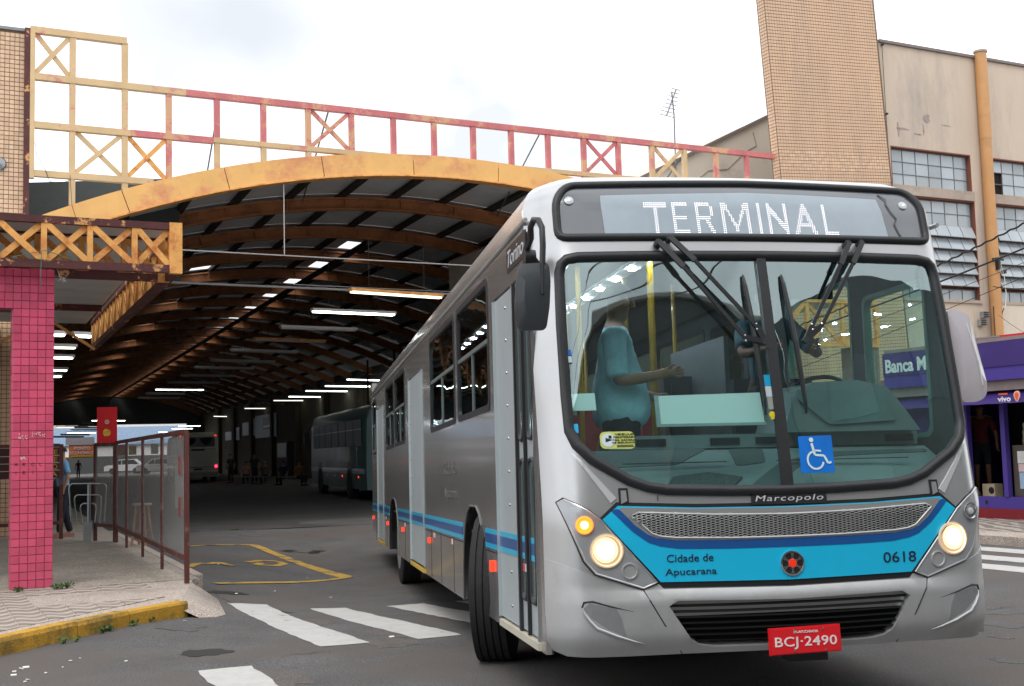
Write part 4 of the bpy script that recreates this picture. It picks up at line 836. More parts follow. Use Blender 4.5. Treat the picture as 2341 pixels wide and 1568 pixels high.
for x in (-.880, .888): h = part('hood_hinge', patch(fM, [(x - .026, 1.19), (x - .026, 1.268), (x + .024, 1.268), (x + .026, 1.19)], (), .05, .007, .01), black, bus); part('hinge_cap', patch(fM, [(x - .016, 1.185), (x - .015, 1.255), (x + .013, 1.255), (x + .016, 1.20)], (), .05, .012, .01), silver, h)
part('tow_seam', MB().box(-.003, .003, -.004, 0, 0, .04, Matrix.Translation(fM(-.7, 1.198) + Vector((0, -.001, 0)))), inkg, bus)
# crease ridges beside the windscreen, their highlight painted in a lighter silver
for s in (-1, 1): part('crease', patch(fM, [(s * 1.138, 1.462), (s * 1.116, 1.450), (s * .918, 1.216), (s * .950, 1.192)][::-1 if s < 0 else 1], (), .05, .006, .008), mat('silver_highlight', (.66, .68, .70), .3, metal=.4, var=.02, coat=.5), bus)
# head lamps
hh = mat('lamp_housing', (.36, .38, .40), .3, metal=.3, coat=1)
for s in (-1, 1):
    HO_ = [(s * 1.205, 1.200), (s * 1.184, 1.216), (s * 1.08, 1.160), (s * 1.012, 1.106), (s * .728, .778), (s * .80, .750), (s * 1.045, .832), (s * 1.10, .90)]
    part('headlight_gap', patch(fM, inset(HO_, -.010), (), .06, .005, .01), black, bus)
    hl = part('headlight', patch(fM, HO_, (), .05, .016, .012), hh, bus, smooth=True, ang=30)
    part('headlight_rim', MB().loop([fM(x, z) + Vector((0, -.014, 0)) for x, z in dens(HO_, .05)], .006, 6), silver, hl, smooth=True)
    xi = 1.092 if s < 0 else 1.088; S = surfM(s * xi, 1.083 if s < 0 else 1.092, .017)
    part('lamp_bowl', MB().lathe([(.047, 0), (.047, .010), (.040, .012), (.037, .003), (0, .001)], 24, S), chrome if s > 0 else mat('indicator_orange', (.8, .25, .03), .3, emis=(1, .28, .03, 1.2)), hl, smooth=True)
    part('indicator_bulb', MB().lathe([(.020, .003), (.016, .012), (0, .015)], 16, S), emit('indicator_lit', (1, .62, .25), 9) if s < 0 else mat('lens_clear', (.55, .58, .6), .15, coat=1), hl, smooth=True)
    S = surfM(s * (.985 if s < 0 else .965), .948, .014)
    part('lamp_bowl', MB().lathe([(.088, 0), (.088, .012), (.080, .014), (.074, .004), (0, -.0)], 28, S), mat('reflector_bowl', (.8, .7, .55), .2, metal=.6, emis=(1, .62, .32, .35)), hl, smooth=True)
    for r_, z_, c_, e_2 in ((.066, .0045, (1, .70, .42), 1.1), (.054, .0065, (1, .82, .6), 2.6), (.040, .010, (1, .92, .78), 9)):
        part('headlight_lens', MB().lathe([(r_, z_), (r_ * .8, z_ + .004), (0, z_ + .006)], 24, S @ Matrix.Translation((.006 * s, .004, 0))), emit('lamp_glow%d' % int(r_ * 1000), c_, e_2), hl, smooth=True)
    S = surfM(s * .868, .840, .015); part('fog_lamp', MB().lathe([(.045, 0), (.043, .008), (.036, .009), (.033, .003), (0, .003)], 24, S), silver2, hl, smooth=True)
# bumper
BO = [(-1.27, .905), (-1.06, .822), (-.805, .738), (-.715, .768), (-.690, .742), (0, .731), (.690, .742), (.715, .768), (.805, .738), (1.06, .822), (1.27, .905), (1.27, .43), (1.2, .40), (.6, .405), (0, .402), (-.6, .405), (-1.2, .40), (-1.27, .43)]
LG = [(-.675, .655), (-.628, .682), (0, .668), (.628, .682), (.675, .655), (.56, .478), (.52, .452), (.44, .437), (0, .430), (-.44, .437), (-.52, .452), (-.56, .478)]
bmp = part('bumper', patch(bumpM, BO, (LG,), .045, 0, .04), silver2, bus, smooth=True, ang=35)
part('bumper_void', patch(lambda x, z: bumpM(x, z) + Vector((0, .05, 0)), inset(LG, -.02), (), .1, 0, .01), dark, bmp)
for k in range(7):
    z = .645 - k * .030; hw_ = .66 - k * .018 - (.02 if k == 6 else 0); P = [bumpM(-hw_ + 2 * hw_ * i / 16, z + .006 * abs(-1 + 2 * i / 16) ** 2) + Vector((0, .022, 0)) for i in range(17)]
    b = MB()
    for p in P: b.v += [tuple(p + Vector((0, -.014, .003))), tuple(p + Vector((0, .012, .010))), tuple(p + Vector((0, .012, -.004)))]
    for i in range(16): b.f += [(i * 3 + j, i * 3 + (j + 1) % 3, i * 3 + 3 + (j + 1) % 3, i * 3 + 3 + j) for j in range(3)]
    part('grille_slat', b, mat('slat_black', (.014, .015, .016), .5, spec=.3), bmp, smooth=True, ang=30)
for s in (-1, 1):
    part('bumper_seam', MB().tube([bumpM(s * x, z) + Vector((0, -.0005, 0)) for x, z in ((.80, .742), (.775, .69), (.70, .56), (.612, .408))], .0035, 5), black, bmp)
    P = [(s * 1.115, .655), (s * 1.085, .683), (s * .95, .652), (s * .925, .60), (s * .905, .515), (s * 1.0, .553), (s * 1.08, .61)]
    part('fog_recess_shade', patch(bumpM, P, (), .05, .0015, .003), mat('recess_shade_grey', (.24, .25, .255), .5, metal=.3), bmp)  # flat patch, the recess shade is painted in darker grey
    part('recess_lip', MB().tube([bumpM(s * x, z) for x, z in ((1.118, .66), (1.112, .63), (1.085, .59), (1.05, .553), (.95, .512), (.86, .482), (.805, .466))], [.004, .009, .010, .010, .009, .005, .001], 8), silver, bmp, smooth=True)
    part('recess_groove', MB().tube([bumpM(s * x, z) for x, z in ((1.122, .66), (1.112, .687), (1.07, .692), (.97, .662), (.86, .634))], [.004, .005, .005, .004, .001], 6), black, bmp)
pl = part('number_plate', MB().box(-.192, .192, -.004, .004, -.063, .063, Matrix.Translation((.032, -.088, .460)) @ Matrix.Rotation(-.02, 4, 'Y')).box(-.198, .198, .005, .02, -.069, .069, Matrix.Translation((.032, -.088, .460)) @ Matrix.Rotation(-.02, 4, 'Y')), mat('plate_red', (.70, .012, .02), .4, var=.04), bus)
TM = Matrix.Translation((.032, -.093, .448)) @ RXZ; wl = mat('plate_white', (.8, .72, .72), .4)
put_text(fit_text('BCJ·2490', .342, .064, offset=.008, space=1.05), None, 0, 0, 0, wl, pl, 'lettering', TM); put_text(fit_text('PR-APUCARANA', .135, .013, offset=.01), None, 0, 0, 0, wl, pl, 'lettering', Matrix.Translation((.034, -.093, .504)) @ RXZ)
b = MB()
for x, z in ((-.07, .514), (.09, .514), (-.07, .405), (.10, .405)): b.lathe([(.006, 0), (.004, .004), (0, .005)], 8, Matrix.Translation((.04 + x, -.092, z)) @ Matrix.Rotation(PI / 2, 4, 'X'))
part('plate_screws', b, steel, pl)
part('tow_bar', MB().box(-.02, .19, 0, .12, .34, .39), black, bus)
# windscreen stickers and boards
gl = lambda P, off=.004: patch(fM, P, (), .06, off, .002)
cs = part('camera_sticker', gl(rnd([(-.982, 1.478), (-.982, 1.568), (-.796, 1.568), (-.796, 1.474)], .03)), mat('sticker_lime', (.55, .62, .16), .5), bus)
part('sticker_disc', MB().lathe([(.037, .0), (.037, .001), (0, .001)], 22, surfM(-.938, 1.523, .005)), mat('sticker_pale', (.6, .72, .75), .5), cs)
part('camera_icon', MB().lathe([(.026, 0), (.0, .001)], 3, surfM(-.940, 1.523, .0065) @ Matrix.Scale(.55, 4, (0, 1, 0))).box(-.004, .012, .008, .024, 0, .001, surfM(-.932, 1.523, .0065)), black, cs)
for i, tx in enumerate(('VEICULO', 'MONITORADO', 'POR CÂMERAS', 'DE SEGURANÇA')): put_text(fit_text(tx, .05 + .012 * len(tx) * .6, .009), fM, -.850, 1.553 - i * .015, .0065, black, cs)
part('sticker_lines', MB().box(-.045, .045, -.0015, .0015, 0, .001, surfM(-.85, 1.494, .006)).box(-.045, .045, -.0015, .0015, 0, .001, surfM(-.85, 1.487, .006)), black, cs)
ac = part('access_sticker', gl([(.113, 1.521), (.308, 1.524), (.303, 1.322), (.108, 1.322)]), mat('sticker_blue', (.0, .16, .62), .4), bus)
S = surfM(.207, 1.423, .007); b = MB(); wv = lambda x, y: S @ Vector((x, y, 0)); st = lambda P, r=.006: [b.bar(wv(*P[i]), wv(*P[i + 1]), r * 2, .001, S.to_3x3() @ Vector((0, 0, 1))) for i in range(len(P) - 1)]
b.lathe([(.013, 0), (.013, .001), (0, .001)], 16, S @ Matrix.Translation((-.022, .078, 0))); st([(-.022, .06), (-.014, .015), (-.010, -.005)], .007); st([(-.012, .02), (.028, .016)], .005); st([(-.010, -.005), (.042, -.010), (.062, -.052), (.080, -.045)], .006)
st([(-.010 + .046 * math.cos(t), -.034 + .048 * math.sin(t)) for t in [1.75 + k * .33 for k in range(14)]], .0055)
part('wheelchair_symbol', b, mat('sticker_white', (.62, .78, .8), .5), ac)
for (x0, x1, z0, z1, m_) in ((-.045, .003, 1.802, 1.864, mat('sticker_cyan', (.0, .38, .70), .4)), (-.040, .008, 1.742, 1.80, mat('sticker_pale', (.6, .72, .75), .5)), (-.035, .012, 1.672, 1.74, mat('sticker_grey', (.35, .37, .33), .5)), (-1.122, -1.090, 1.566, 1.614, mat('sticker_cyan', (.0, .38, .70), .4)), (-1.122, -1.098, 1.95, 1.985, mat('sticker_pale', (.6, .72, .75), .5)), (-1.120, -1.098, 1.99, 2.022, mat('sticker_blue', (.0, .16, .62), .4))):
    part('sticker', gl([(x0, z0), (x1, z0), (x1 - .002, z1), (x0 - .002, z1)][::1]), m_, bus)
part('sticker', MB().lathe([(.018, 0), (.018, .001), (0, .001)], 18, surfM(-.020, 1.643, .006)).box(-.010, .010, -.026, -.012, 0, .001, surfM(-.020, 1.643, .006)), mat('sticker_yellow', (.75, .62, .02), .4), bus)
bd = mat('white_board', (.78, .84, .82), .5, var=.02)
part('route_board', patch(fM, [(-.64, 1.608), (-.058, 1.608), (-.066, 1.772), (-.642, 1.762)], (), .1, -.02, .006), bd, bus); part('route_board', patch(fM, [(-1.125, 1.69), (-.985, 1.69), (-.988, 1.784), (-1.128, 1.782)], (), .1, -.018, .004), bd, bus)
part('board_frame', patch(fM, [(-.665, 1.592), (-.05, 1.592), (-.05, 1.607), (-.642, 1.607), (-.645, 1.765), (-.665, 1.765)], (), .1, -.015, .01), mat('frame_teal', (.30, .38, .38), .5), bus)
# wipers
def lift(x, z, o): return surfM(x, z, o).translation
for s, A_, Bv, J, K1, K2 in ((-1, (-.567, 2.618), (-.500, 2.645), [(-.14, 2.060), (-.068, 2.125)], (-.092, 2.436), (-.060, 1.640)), (1, (.566, 2.622), (.651, 2.630), [(.258, 2.122), (.318, 2.126)], (.137, 2.438), (.177, 1.645))):
    wp = part('wiper', MB().tube([lift(*A_, .0), lift(*A_, .045)], .022, 10).tube([lift(*Bv, .0), lift(*Bv, .045)], .018, 10), rubber, bus, smooth=True)
    jx = -.028 if s < 0 else .212; jz = 2.036 if s < 0 else 2.045
    for q, j in ((A_, J[0]), (Bv, J[1])):
        mid = (q[0] * .72 + j[0] * .28, q[1] * .72 + j[1] * .28)
        part('wiper_arm', MB().bar(lift(*q, .05), lift(*mid, .07), .030, .018, (0, -1, .1)).bar(lift(*mid, .07), lift(*j, .055), .020, .013, (0, -1, .1)), black, wp)
        part('arm_bolt', MB().lathe([(.006, 0), (0, .004)], 8, surfM(j[0], j[1] + .01, .063)).lathe([(.006, 0), (0, .004)], 8, surfM(j[0] + .018 * (1 if s < 0 else -1) * .0 + .0, j[1] - .02, .063)), chrome, wp)
    part('wiper_joint', MB().bar(lift(*J[0], .055), lift(jx, jz, .05), .03, .016, (0, -1, .1)).bar(lift(*J[1], .055), lift(jx, jz, .05), .03, .016, (0, -1, .1)).lathe([(.02, -.01), (.02, .01)], 10, surfM(jx, jz, .05)), black, wp)
    P = [(K1[0] + (K2[0] - K1[0]) * t, K1[1] + (K2[1] - K1[1]) * t) for t in (0, .08, .3, .5, .7, .92, 1)]
    part('wiper_blade', MB().tube([lift(x, z, .014 + .022 * math.sin(PI * i / 6)) for i, (x, z) in enumerate(P)], [.006, .010, .014, .017, .014, .010, .006], 6), black, wp)
    part('wiper_rubber', MB().bar(lift(*P[0], .008), lift(*P[3], .012), .007, .012, (0, -1, .1)).bar(lift(*P[3], .012), lift(*P[6], .008), .007, .012, (0, -1, .1)), rubber, wp)
# mirrors
BMI = BM.inverted(); cl = BMI @ CAM_P
def lpt(px, py, yl): d = BMI.to_3x3() @ ray(px, py); return cl + d * ((yl - cl.y) / d.y)
def mirror_body(P, yl, dep, m, par, name):
    b = MB(); F = [lpt(*p, yl) for p in P]; c = sum(F, Vector()) / len(F); n = len(F); rings = [(1.0, 0), (1.0, -dep * .5), (.55, -dep)]
    bk = [v + Vector((0, .03, 0)) for v in F]; b.add([c + (v - c) * .97 + Vector((0, .035, 0)) for v in F], [tuple(reversed(range(n)))])
    k0 = 0; vs = list(b.v)
    for sc_1, dy in rings: b.v += [tuple(c + (v - c) * sc_1 + Vector((0, dy, 0))) for v in F]
    for r in range(3): b.f += [(r * n + i, r * n + (i + 1) % n, (r + 1) * n + (i + 1) % n, (r + 1) * n + i) for i in range(n)]
    b.f.append(tuple(3 * n + i for i in range(n))); return part(name, b, m, par, smooth=True, ang=25)
mL = mirror_body(rnd([(1186, 605), (1252, 601), (1257, 640), (1255, 700), (1247, 756), (1184, 756), (1177, 700), (1180, 640)], 12, 3), -.02, .045, mat('mirror_black', (.030, .036, .042), .5, coat=.2), bus, 'wing_mirror')
part('mirror_arm', MB().tube([Vector((-1.22, .42, 2.52)), Vector((-1.30, .36, 2.60)), lpt(1214, 545, .2), lpt(1213, 520, .12), lpt(1220, 502, .06), lpt(1231, 503, .02), lpt(1239, 520, -.02), lpt(1241, 560, -.03), lpt(1240, 603, -.04)], .017, 10), black, mL, smooth=True)
part('mirror_arm', MB().tube([lpt(1240, 600, -.055), lpt(1240, 672, -.065)], .010, 8).lathe([(.045, -.03), (.045, .03)], 12, Matrix.Translation(Vector((-1.29, .34, 2.55))) @ Matrix.Rotation(PI / 2, 4, 'Y')), black, mL, smooth=True)
mR = mirror_body(rnd([(2160, 708), (2193, 712), (2210, 722), (2252, 880), (2250, 905), (2236, 917), (2215, 921), (2190, 915)], 10, 3), .30, .05, mat('mirror_pale', (.56, .53, .57), .15, coat=1, var=.06, scale=3), bus, 'wing_mirror'); mR['label'] = 'pale grey mirror shell on the driver side'
part('mirror_edge', MB().tube([lpt(2210, 738, .235), lpt(2238, 830, .235), lpt(2247, 880, .235)], .004, 5), white, mR)
# wheels
def wheel(cx_, cy_, R_, yaw, dual=False, par=bus):
    wz_ = BMI @ Vector(((BM @ Vector((cx_, cy_, 0))).x, (BM @ Vector((cx_, cy_, 0))).y, gz(*(BM @ Vector((cx_, cy_, 0))).xy)))
    M = Matrix.Translation((cx_, cy_, wz_.z + R_ - .012)) @ Matrix.Rotation(yaw, 4, 'Z') @ Matrix.Rotation(-PI / 2 if cx_ < 0 else PI / 2, 4, 'Y')
    h = .135; pr = [(.30, -h), (.36, -h), (R_ - .05, -h * .96), (R_ - .012, -h * .82)]
    for k in range(5): z = -h * .74 + k * h * .37; pr += [(R_, z - h * .14), (R_, z + h * .14), (R_ - .014, z + h * .15), (R_ - .014, z + h * .22)]
    pr = pr[:-1] + [(R_ - .012, h * .84), (R_ - .05, h * .96), (.36, h), (.30, h)]
    wh = part('wheel', MB().lathe(pr, 48, M, cap=False), tyre, par, smooth=True, ang=30)
    rim = mat('rim_steel', (.38, .38, .38), .4, metal=.5)
    part('rim', MB().lathe([(.30, h), (.285, h - .01), (.27, .02), (.20, .04), (.14, .10), (.10, .13), (0, .13)], 32, M), rim, wh, smooth=True)
    b = MB()
    for k in range(8): a = k * PI / 4; b.lathe([(.014, 0), (.014, .03), (0, .035)], 6, M @ Matrix.Translation((.17 * math.cos(a), .17 * math.sin(a), .07)))
    part('wheel_nuts', b, steel, wh)
wheel(-1.14, 2.68, .52, math.radians(-17)); wheel(1.08, 2.80, .50, math.radians(-10)); wheel(-1.08, 10.2, .50, 0); wheel(1.08, 10.2, .50, 0)
# arch liners and chassis
for s in (-1, 1):
    for y0, y1, zt in ((2.28, 3.46, 1.14), (9.6, 11.1, 1.12)):
        P = [(y0, .40)] + [(y, z) for y, z in reversed(arch(y0, y1, zt))] + [(y1, .40)]; b = MB(); n = len(P)
        b.v = [(s * 1.268, y, z) for y, z in P] + [(s * .72, y, z) for y, z in P]; b.f = [(i, i + 1, i + 1 + n, i + n) for i in range(n - 1)] + [tuple(range(n, 2 * n))]
        part('arch_liner', b, black, bus)
        if s < 0: part('arch_lip', MB().tube([Vector((-1.272, y, z)) for y, z in P], .008, 6), inkg, bus, smooth=True)
ch = part('chassis', MB().box(-.70, .70, .45, 14.2, .38, .92).box(-1.2, -.71, .6, 2.2, .42, .85).box(-1.2, -.71, 3.6, 9.4, .45, .9).box(-1.2, -.71, 11.3, 14.4, .45, .9).box(.71, 1.2, .6, 2.2, .42, .9).box(.71, 1.2, 3.6, 9.4, .45, .9), dark, bus)
# ---- inside
inn = mat('interior_grey', (.30, .33, .33), .7, var=.05); ylw = mat('grab_yellow', (.48, .30, .02), .35, coat=.4); redp = mat('seat_red', (.26, .02, .02), .6)
part('floor', MB().box(-1.22, 1.22, .42, 14.7, .925, .95), mat('bus_floor', (.10, .10, .10), .7), bus)
part('headliner', MB().box(-1.12, 1.12, .85, 14.7, 2.80, 2.82), mat('headliner', (.16, .165, .16), .7), bus)
part('partition', MB().box(-1.2, 1.2, .66, .685, 2.60, 2.80), mat('trim_dark', (.05, .055, .055), .6), bus)
dashp = lambda u, v: Vector((-1.16 + 2.32 * u, .16 + bw(-1.16 + 2.32 * u) * .8 + .62 * v, 1.215 + .26 * min(1, v * 1.6) + .03 * math.sin(v * 5)))
d1 = MB().grid(dashp, 24, 10)
d1.box(-1.15, 1.15, .74, .80, .95, 1.48)
part('dashboard', d1, teal, bus, smooth=True, ang=50)
tdk = mat('dash_shade_teal', (.08, .11, .11), .6)
for P in ([(.02, .30), (.30, .34), (.40, .62), (.10, .66), (.01, .55)], [(.50, .02), (.60, .28), (.72, .42), (.98, .46), (.985, .52), (.70, .50), (.56, .34), (.44, .05)], [(.44, .30), (.52, .34), (.54, .60), (.45, .60)]): part('dash_shade', patch(dashp, rnd(P, .03), (), .04, .004, .004), tdk, bus)  # binnacle shadow and recess shade painted as darker teal patches
for x in (-.55, -.1, .18, 1.0): part('air_vent', MB().box(x - .09, x + .09, .612, .6195, 1.50, 1.54), black, bus)
part('dash_cloth', patch(dashp, [(.24, .06), (.30, .02), (.40, .05), (.44, .16), (.36, .22), (.27, .18)], (), .03, .012, .01), mat('cloth_dark', (.07, .09, .09), .9, bump=1, bscale=30), bus)
part('demister_slots', MB().box(-.8, -.2, .33, .345, 1.395, 1.40).box(.1, .9, .33, .345, 1.395, 1.40), black, bus)
part('dash_ledge', MB().box(-.80, 1.12, .62, .86, 1.481, 1.56), teal, bus)
P = [(.22, 1.56), (.30, 1.80), (.42, 1.85), (.70, 1.86), (.88, 1.82), (.98, 1.70), (1.08, 1.56)]
pod = part('instrument_pod', MB().prism(P, .50, .95), teal, bus, smooth=True, ang=30)
part('pod_panel', MB().prism(rnd([(.30, 1.76), (.36, 1.81), (.86, 1.79), (.93, 1.62), (.50, 1.60)], .03), .485, .4995), mat('pod_panel', (.17, .25, .25), .4, coat=.5), pod, smooth=True)
part('steering_wheel', MB().loop([Matrix.Translation((.66, 1.06, 1.78)) @ Matrix.Rotation(math.radians(-35), 4, 'X') @ Vector((.23 * math.cos(t), .23 * math.sin(t), 0)) for t in [k * PI / 12 for k in range(24)]], .014, 8).tube([(.66, .9, 1.5), (.66, 1.06, 1.77)], .03, 8), black, bus, smooth=True)
part('dash_cord', MB().tube([Vector((-.05 + .05 * math.sin(k * 1.9), .26 + .02 * math.cos(k), 1.27 + .022 * math.sin(k * 1.3))) for k in range(14)], .003, 4), mat('cord_tan', (.5, .4, .25), .7), bus)
part('dash_item', MB().box(-.13, .0, .24, .30, 1.235, 1.262), mat('wood_tan', (.45, .24, .10), .6), bus)
for x, y in ((-.23, 1.55), (-.20, 2.3), (-.62, 2.0), (.30, 2.7), (-.35, 3.6), (.35, 4.2), (-.4, 5.5), (.4, 6.0), (-.9, 1.75)): part('grab_pole', MB().tube([(x, y, .95), (x, y, 2.80)], .024 if y < 1.6 else .018, 8), ylw, bus, smooth=True)
part('grab_rail', MB().tube([(-.78, .93, .96), (-.78, .93, 1.50), (-.76, .93, 1.56), (-.70, .93, 1.59), (-.62, .93, 1.58), (-.57, .93, 1.52), (-.56, .93, .96)], .022, 8), ylw, bus, smooth=True)
part('grab_rail', MB().tube([(-.45, 1.3, .96), (-.45, 1.3, 1.72)], .02, 8), ylw, bus, smooth=True)
part('fare_box', MB().box(-.10, .10, 1.75, 2.05, .95, 2.0).box(-.06, .06, 1.7, 1.75, 1.75, 1.95), mat('trim_dark', (.05, .055, .055), .6), bus)
part('driver_screen', MB().box(.10, .13, 1.1, 2.2, 1.0, 2.2), mat('screen_grey', (.10, .12, .12), .5), bus)
def seat(x, y, m_):
    s_ = part('passenger_seat', MB().box(x - .22, x + .22, y, y + .42, 1.36, 1.43), m_, bus); part('seat_back', MB().box(x - .22, x + .22, y + .40, y + .46, 1.36, 2.02), m_, s_); part('seat_base', MB().box(x - .15, x + .15, y + .1, y + .3, .95, 1.36), black, s_)
for k in range(8):
    for x in (-.95, -.5, .5, .95):
        if (x < 0 and (k > 2 and k not in (4, 5))) or x > 0: seat(x, 3.2 + k * 1.1, redp)
ds = part('driver_seat', MB().box(.42, .90, 1.35, 1.8, 1.28, 1.38), mat('seat_cloth', (.05, .06, .08), .8), bus); part('seat_back', MB().box(.42, .90, 1.80, 1.92, 1.3, 1.98).box(.54, .78, 1.83, 1.91, 1.99, 2.16), mat('seat_cloth', (.05, .06, .08), .8), ds)
for x in (-.78, -.25):
    cl_ = part('ceiling_light', MB().box(x - .06, x + .06, .9, 9.0, 2.775, 2.799), white, bus)
    for k in range(14): part('light_spot', MB().lathe([(.030, -.012), (.026, 0), (0, .0)], 8, Matrix.Translation((x, 1.0 + k * .45, 2.774))), emit('bus_light', (.85, .85, 1), 130), cl_)
part('sun_blind', MB().box(.15, .62, .60, .62, 2.36, 2.62), mat('trim_dark', (.05, .055, .055), .6), bus)
# ================================================================== PEOPLE
skn = mat('skin_tan', (.42, .23, .14), .55, var=.05); skd = mat('skin_brown', (.20, .10, .06), .55, var=.05)
def hand(P, E, R, w, d, s=1, side=1, curl=.5):
    """palm, four fingers and a thumb grown from vertex w along direction d"""
    d = Vector(d).normalized(); u = d.orthogonal() if abs(d.z) > .9 else Vector((0, 0, 1)); u = (u - d * u.dot(d)).normalized(); v = d.cross(u) * side
    k = len(P); P.append(Vector(P[w]) + d * .055 * s); R.append((.030 * s, .020 * s)); E.append((w, k))
    for i in range(4):
        o = (i - 1.5) * .019 * s; ln = (.036, .042, .039, .030)[i] * s; b0 = Vector(P[k]) + d * .025 * s + u * o; a = len(P)
        P += [b0, b0 + d * ln * .8 + v * ln * curl * .6, b0 + d * ln * .9 + v * ln * (curl * 1.6)]; R += [.0095 * s, .0085 * s, .0075 * s]; E += [(k, a), (a, a + 1), (a + 1, a + 2)]
    a = len(P); t0 = Vector(P[w]) + d * .030 * s + u * .028 * s; P += [t0, t0 + d * .025 * s + u * .018 * s + v * .012, t0 + d * .045 * s + u * .020 * s + v * .026]; R += [.012 * s, .010 * s, .0085 * s]; E += [(w, a), (a, a + 1), (a + 1, a + 2)]
def crease(me, k):
    for v in me.vertices:
        c = v.co; n = noise.noise((c.x * 9, c.y * 9, c.z * 5)) + .6 * noise.noise((c.x * 22 + 7, c.y * 22, c.z * 13))
        low = 1 + 1.6 * max(0, 1.12 * k - c.z) * 5
        v.co = c + v.normal * n * .011 * k * min(2.2, low)
    return me
def person(label, M, shirt, pants, h=1.72, arms=None, legs=None, seated=False, skinm=None, hairc=(.02, .015, .012), lean=0, turn=0, group=None, shoe=(.02, .02, .02), sub=2, sleeve=.75, cat='person', belly=0, shorts=False, shirtm=None):
    """standing or seated figure facing -y; arms = ((elbow),(wrist)) left, right"""
    k = h / 1.72; sm = skinm or skn; r = thing('person', label, cat, M, group); V = lambda x, y, z: Vector((x * k, y * k, z * k)); lz = -.47 if seated else 0
    P = [V(0, 0, .95), V(0, -.0, 1.08), V(0, lean * .5, 1.27), V(0, lean, 1.44), V(0, lean - .005, 1.51), V(0, lean - .02, 1.56), V(0, lean - .03, 1.63), V(0, lean - .02, 1.69)]
    R = [(.125, .10), (.115, .095), (.135, .10), (.10, .075), .052, .066, .080, .058]; E = [(0, 1), (1, 2), (2, 3), (3, 4), (4, 5), (5, 6), (6, 7)]
    arms = arms or (((-.27, .02, 1.16), (-.28, -.06, .93)), ((.27, .02, 1.16), (.28, -.06, .93)))
    legs = legs or (((-.10, -.01, .50), (-.11, .02, .09)), ((.10, -.02, .50), (.11, .02, .09)))
    if seated: legs = (((-.10, -.42, .96), (-.11, -.42, .56)), ((.10, -.42, .96), (.11, -.42, .56)))
    sh = []
    for s, (el, wr) in zip((-1, 1), arms):
        i = len(P); P += [V(s * .175, lean, 1.42), V(*el), V(*wr)]; R += [.056, .041, .028]; E += [(3, i), (i, i + 1), (i + 1, i + 2)]; sh.append(i)
        hand(P, E, R, i + 2, V(*wr) - V(*el), .95, side=-s)
    lg = []
    for s, (kn, an) in zip((-1, 1), legs):
        i = len(P); P += [V(s * .095, 0, .90), V(*kn), V(*an), V(an[0] * 1.05, an[1] - .12, an[2] - .045)]; R += [.085, .056, .038, .034]; E += [(0, i), (i, i + 1), (i + 1, i + 2), (i + 2, i + 3)]; lg.append(i)
    R = [(q[0] * k, q[1] * k) if isinstance(q, tuple) else q * k for q in R]
    body = skin(P, E, R, sub); part('body', body, sm, r)
    b = MB(); c = P[6]
    for s in (-1, 1):
        b2 = MB().lathe([(.010, 0), (.009, .006), (0, .009)], 8, Matrix.Translation(c + V(s * .030, -.074, .004)) @ Matrix.Rotation(PI / 2, 4, 'X')); b.add(b2.v, b2.f)
    part('eyes', b, black, r); part('nose', MB().lathe([(.014 * k, -.02 * k), (.010 * k, .0), (.004 * k, .03 * k)], 8, Matrix.Translation(c + V(0, -.084, -.01))), sm, r, smooth=True)
    part('mouth', MB().box(-.022 * k, .022 * k, -.003, .003, -.004, .004, Matrix.Translation(c + V(0, -.078, -.048))), mat('lip', (.30, .10, .08), .5), r)
    for s in (-1, 1): part('ear', MB().box(s * .083 * k - .005, s * .083 * k + .005, -.012, .018, -.025, .025, Matrix.Translation(c)), sm, r)
    hm = MB()
    def hf(u, v): t = u * 2 * PI; q = v * (1.15 + .5 * max(0, math.sin(t))); return c + V(0, .008, .018) + Vector((math.cos(t) * math.sin(q) * .092 * k, math.sin(t) * math.sin(q) * .100 * k, math.cos(q) * .098 * k))
    part('hair', hm.grid(hf, 16, 8), mat('hair%d' % int(hairc[0] * 1000), hairc, .8), r, smooth=True)
    # shirt and trousers are looser skins over the same joints
    ti = [0, 1, 2, 3]; Pq = [P[0] + V(0, 0, -.10)] + [P[i] for i in ti[1:]] + [P[3] + V(0, 0, .045)]; Rq = [(.158 + belly, .130 + belly), (.150 + belly * 1.5, .125 + belly * 1.5), (.160 + belly * .5, .125), (.118, .095), (.068, .06)]; Eq = [(0, 1), (1, 2), (2, 3), (3, 4)]
    for i in sh: j = len(Pq); Pq += [P[i], P[i].lerp(P[i + 1], sleeve), P[i].lerp(P[i + 1], sleeve + .08)]; Rq += [.074, .066, .062]; Eq += [(3, j), (j, j + 1), (j + 1, j + 2)]
    part('shirt', crease(skin(Pq, Eq, [(q[0] * k, q[1] * k) if isinstance(q, tuple) else q * k for q in Rq], sub), k if sub > 1 else 0), shirtm or mat('cloth_%02x%02x%02x' % tuple(int(x * 255) for x in shirt), shirt, .85, var=.12, scale=9, bump=.5, bscale=14), r)
    Pq = [P[0] + V(0, 0, .12), P[0] + V(0, 0, -.05)]; Rq = [(.142 + belly * .2, .118 + belly * .2), (.148, .125)]; Eq = [(0, 1)]
    for i in lg:
        j = len(Pq)
        if shorts: Pq += [P[i] + V(0, 0, -.02), P[i].lerp(P[i + 1], .9)]; Rq += [.098, .085]; Eq += [(1, j), (j, j + 1)]
        else: Pq += [P[i] + V(0, 0, -.02), P[i + 1], P[i + 2]]; Rq += [.108, .078, .062]; Eq += [(1, j), (j, j + 1), (j + 1, j + 2)]
        an = P[i + 2]; part('shoe', MB().box(-.045 * k, .045 * k, -.17 * k, .07 * k, -.088 * k, -.02 * k, Matrix.Translation(an)), mat('shoe%d' % int(shoe[0] * 99), shoe, .6), r)
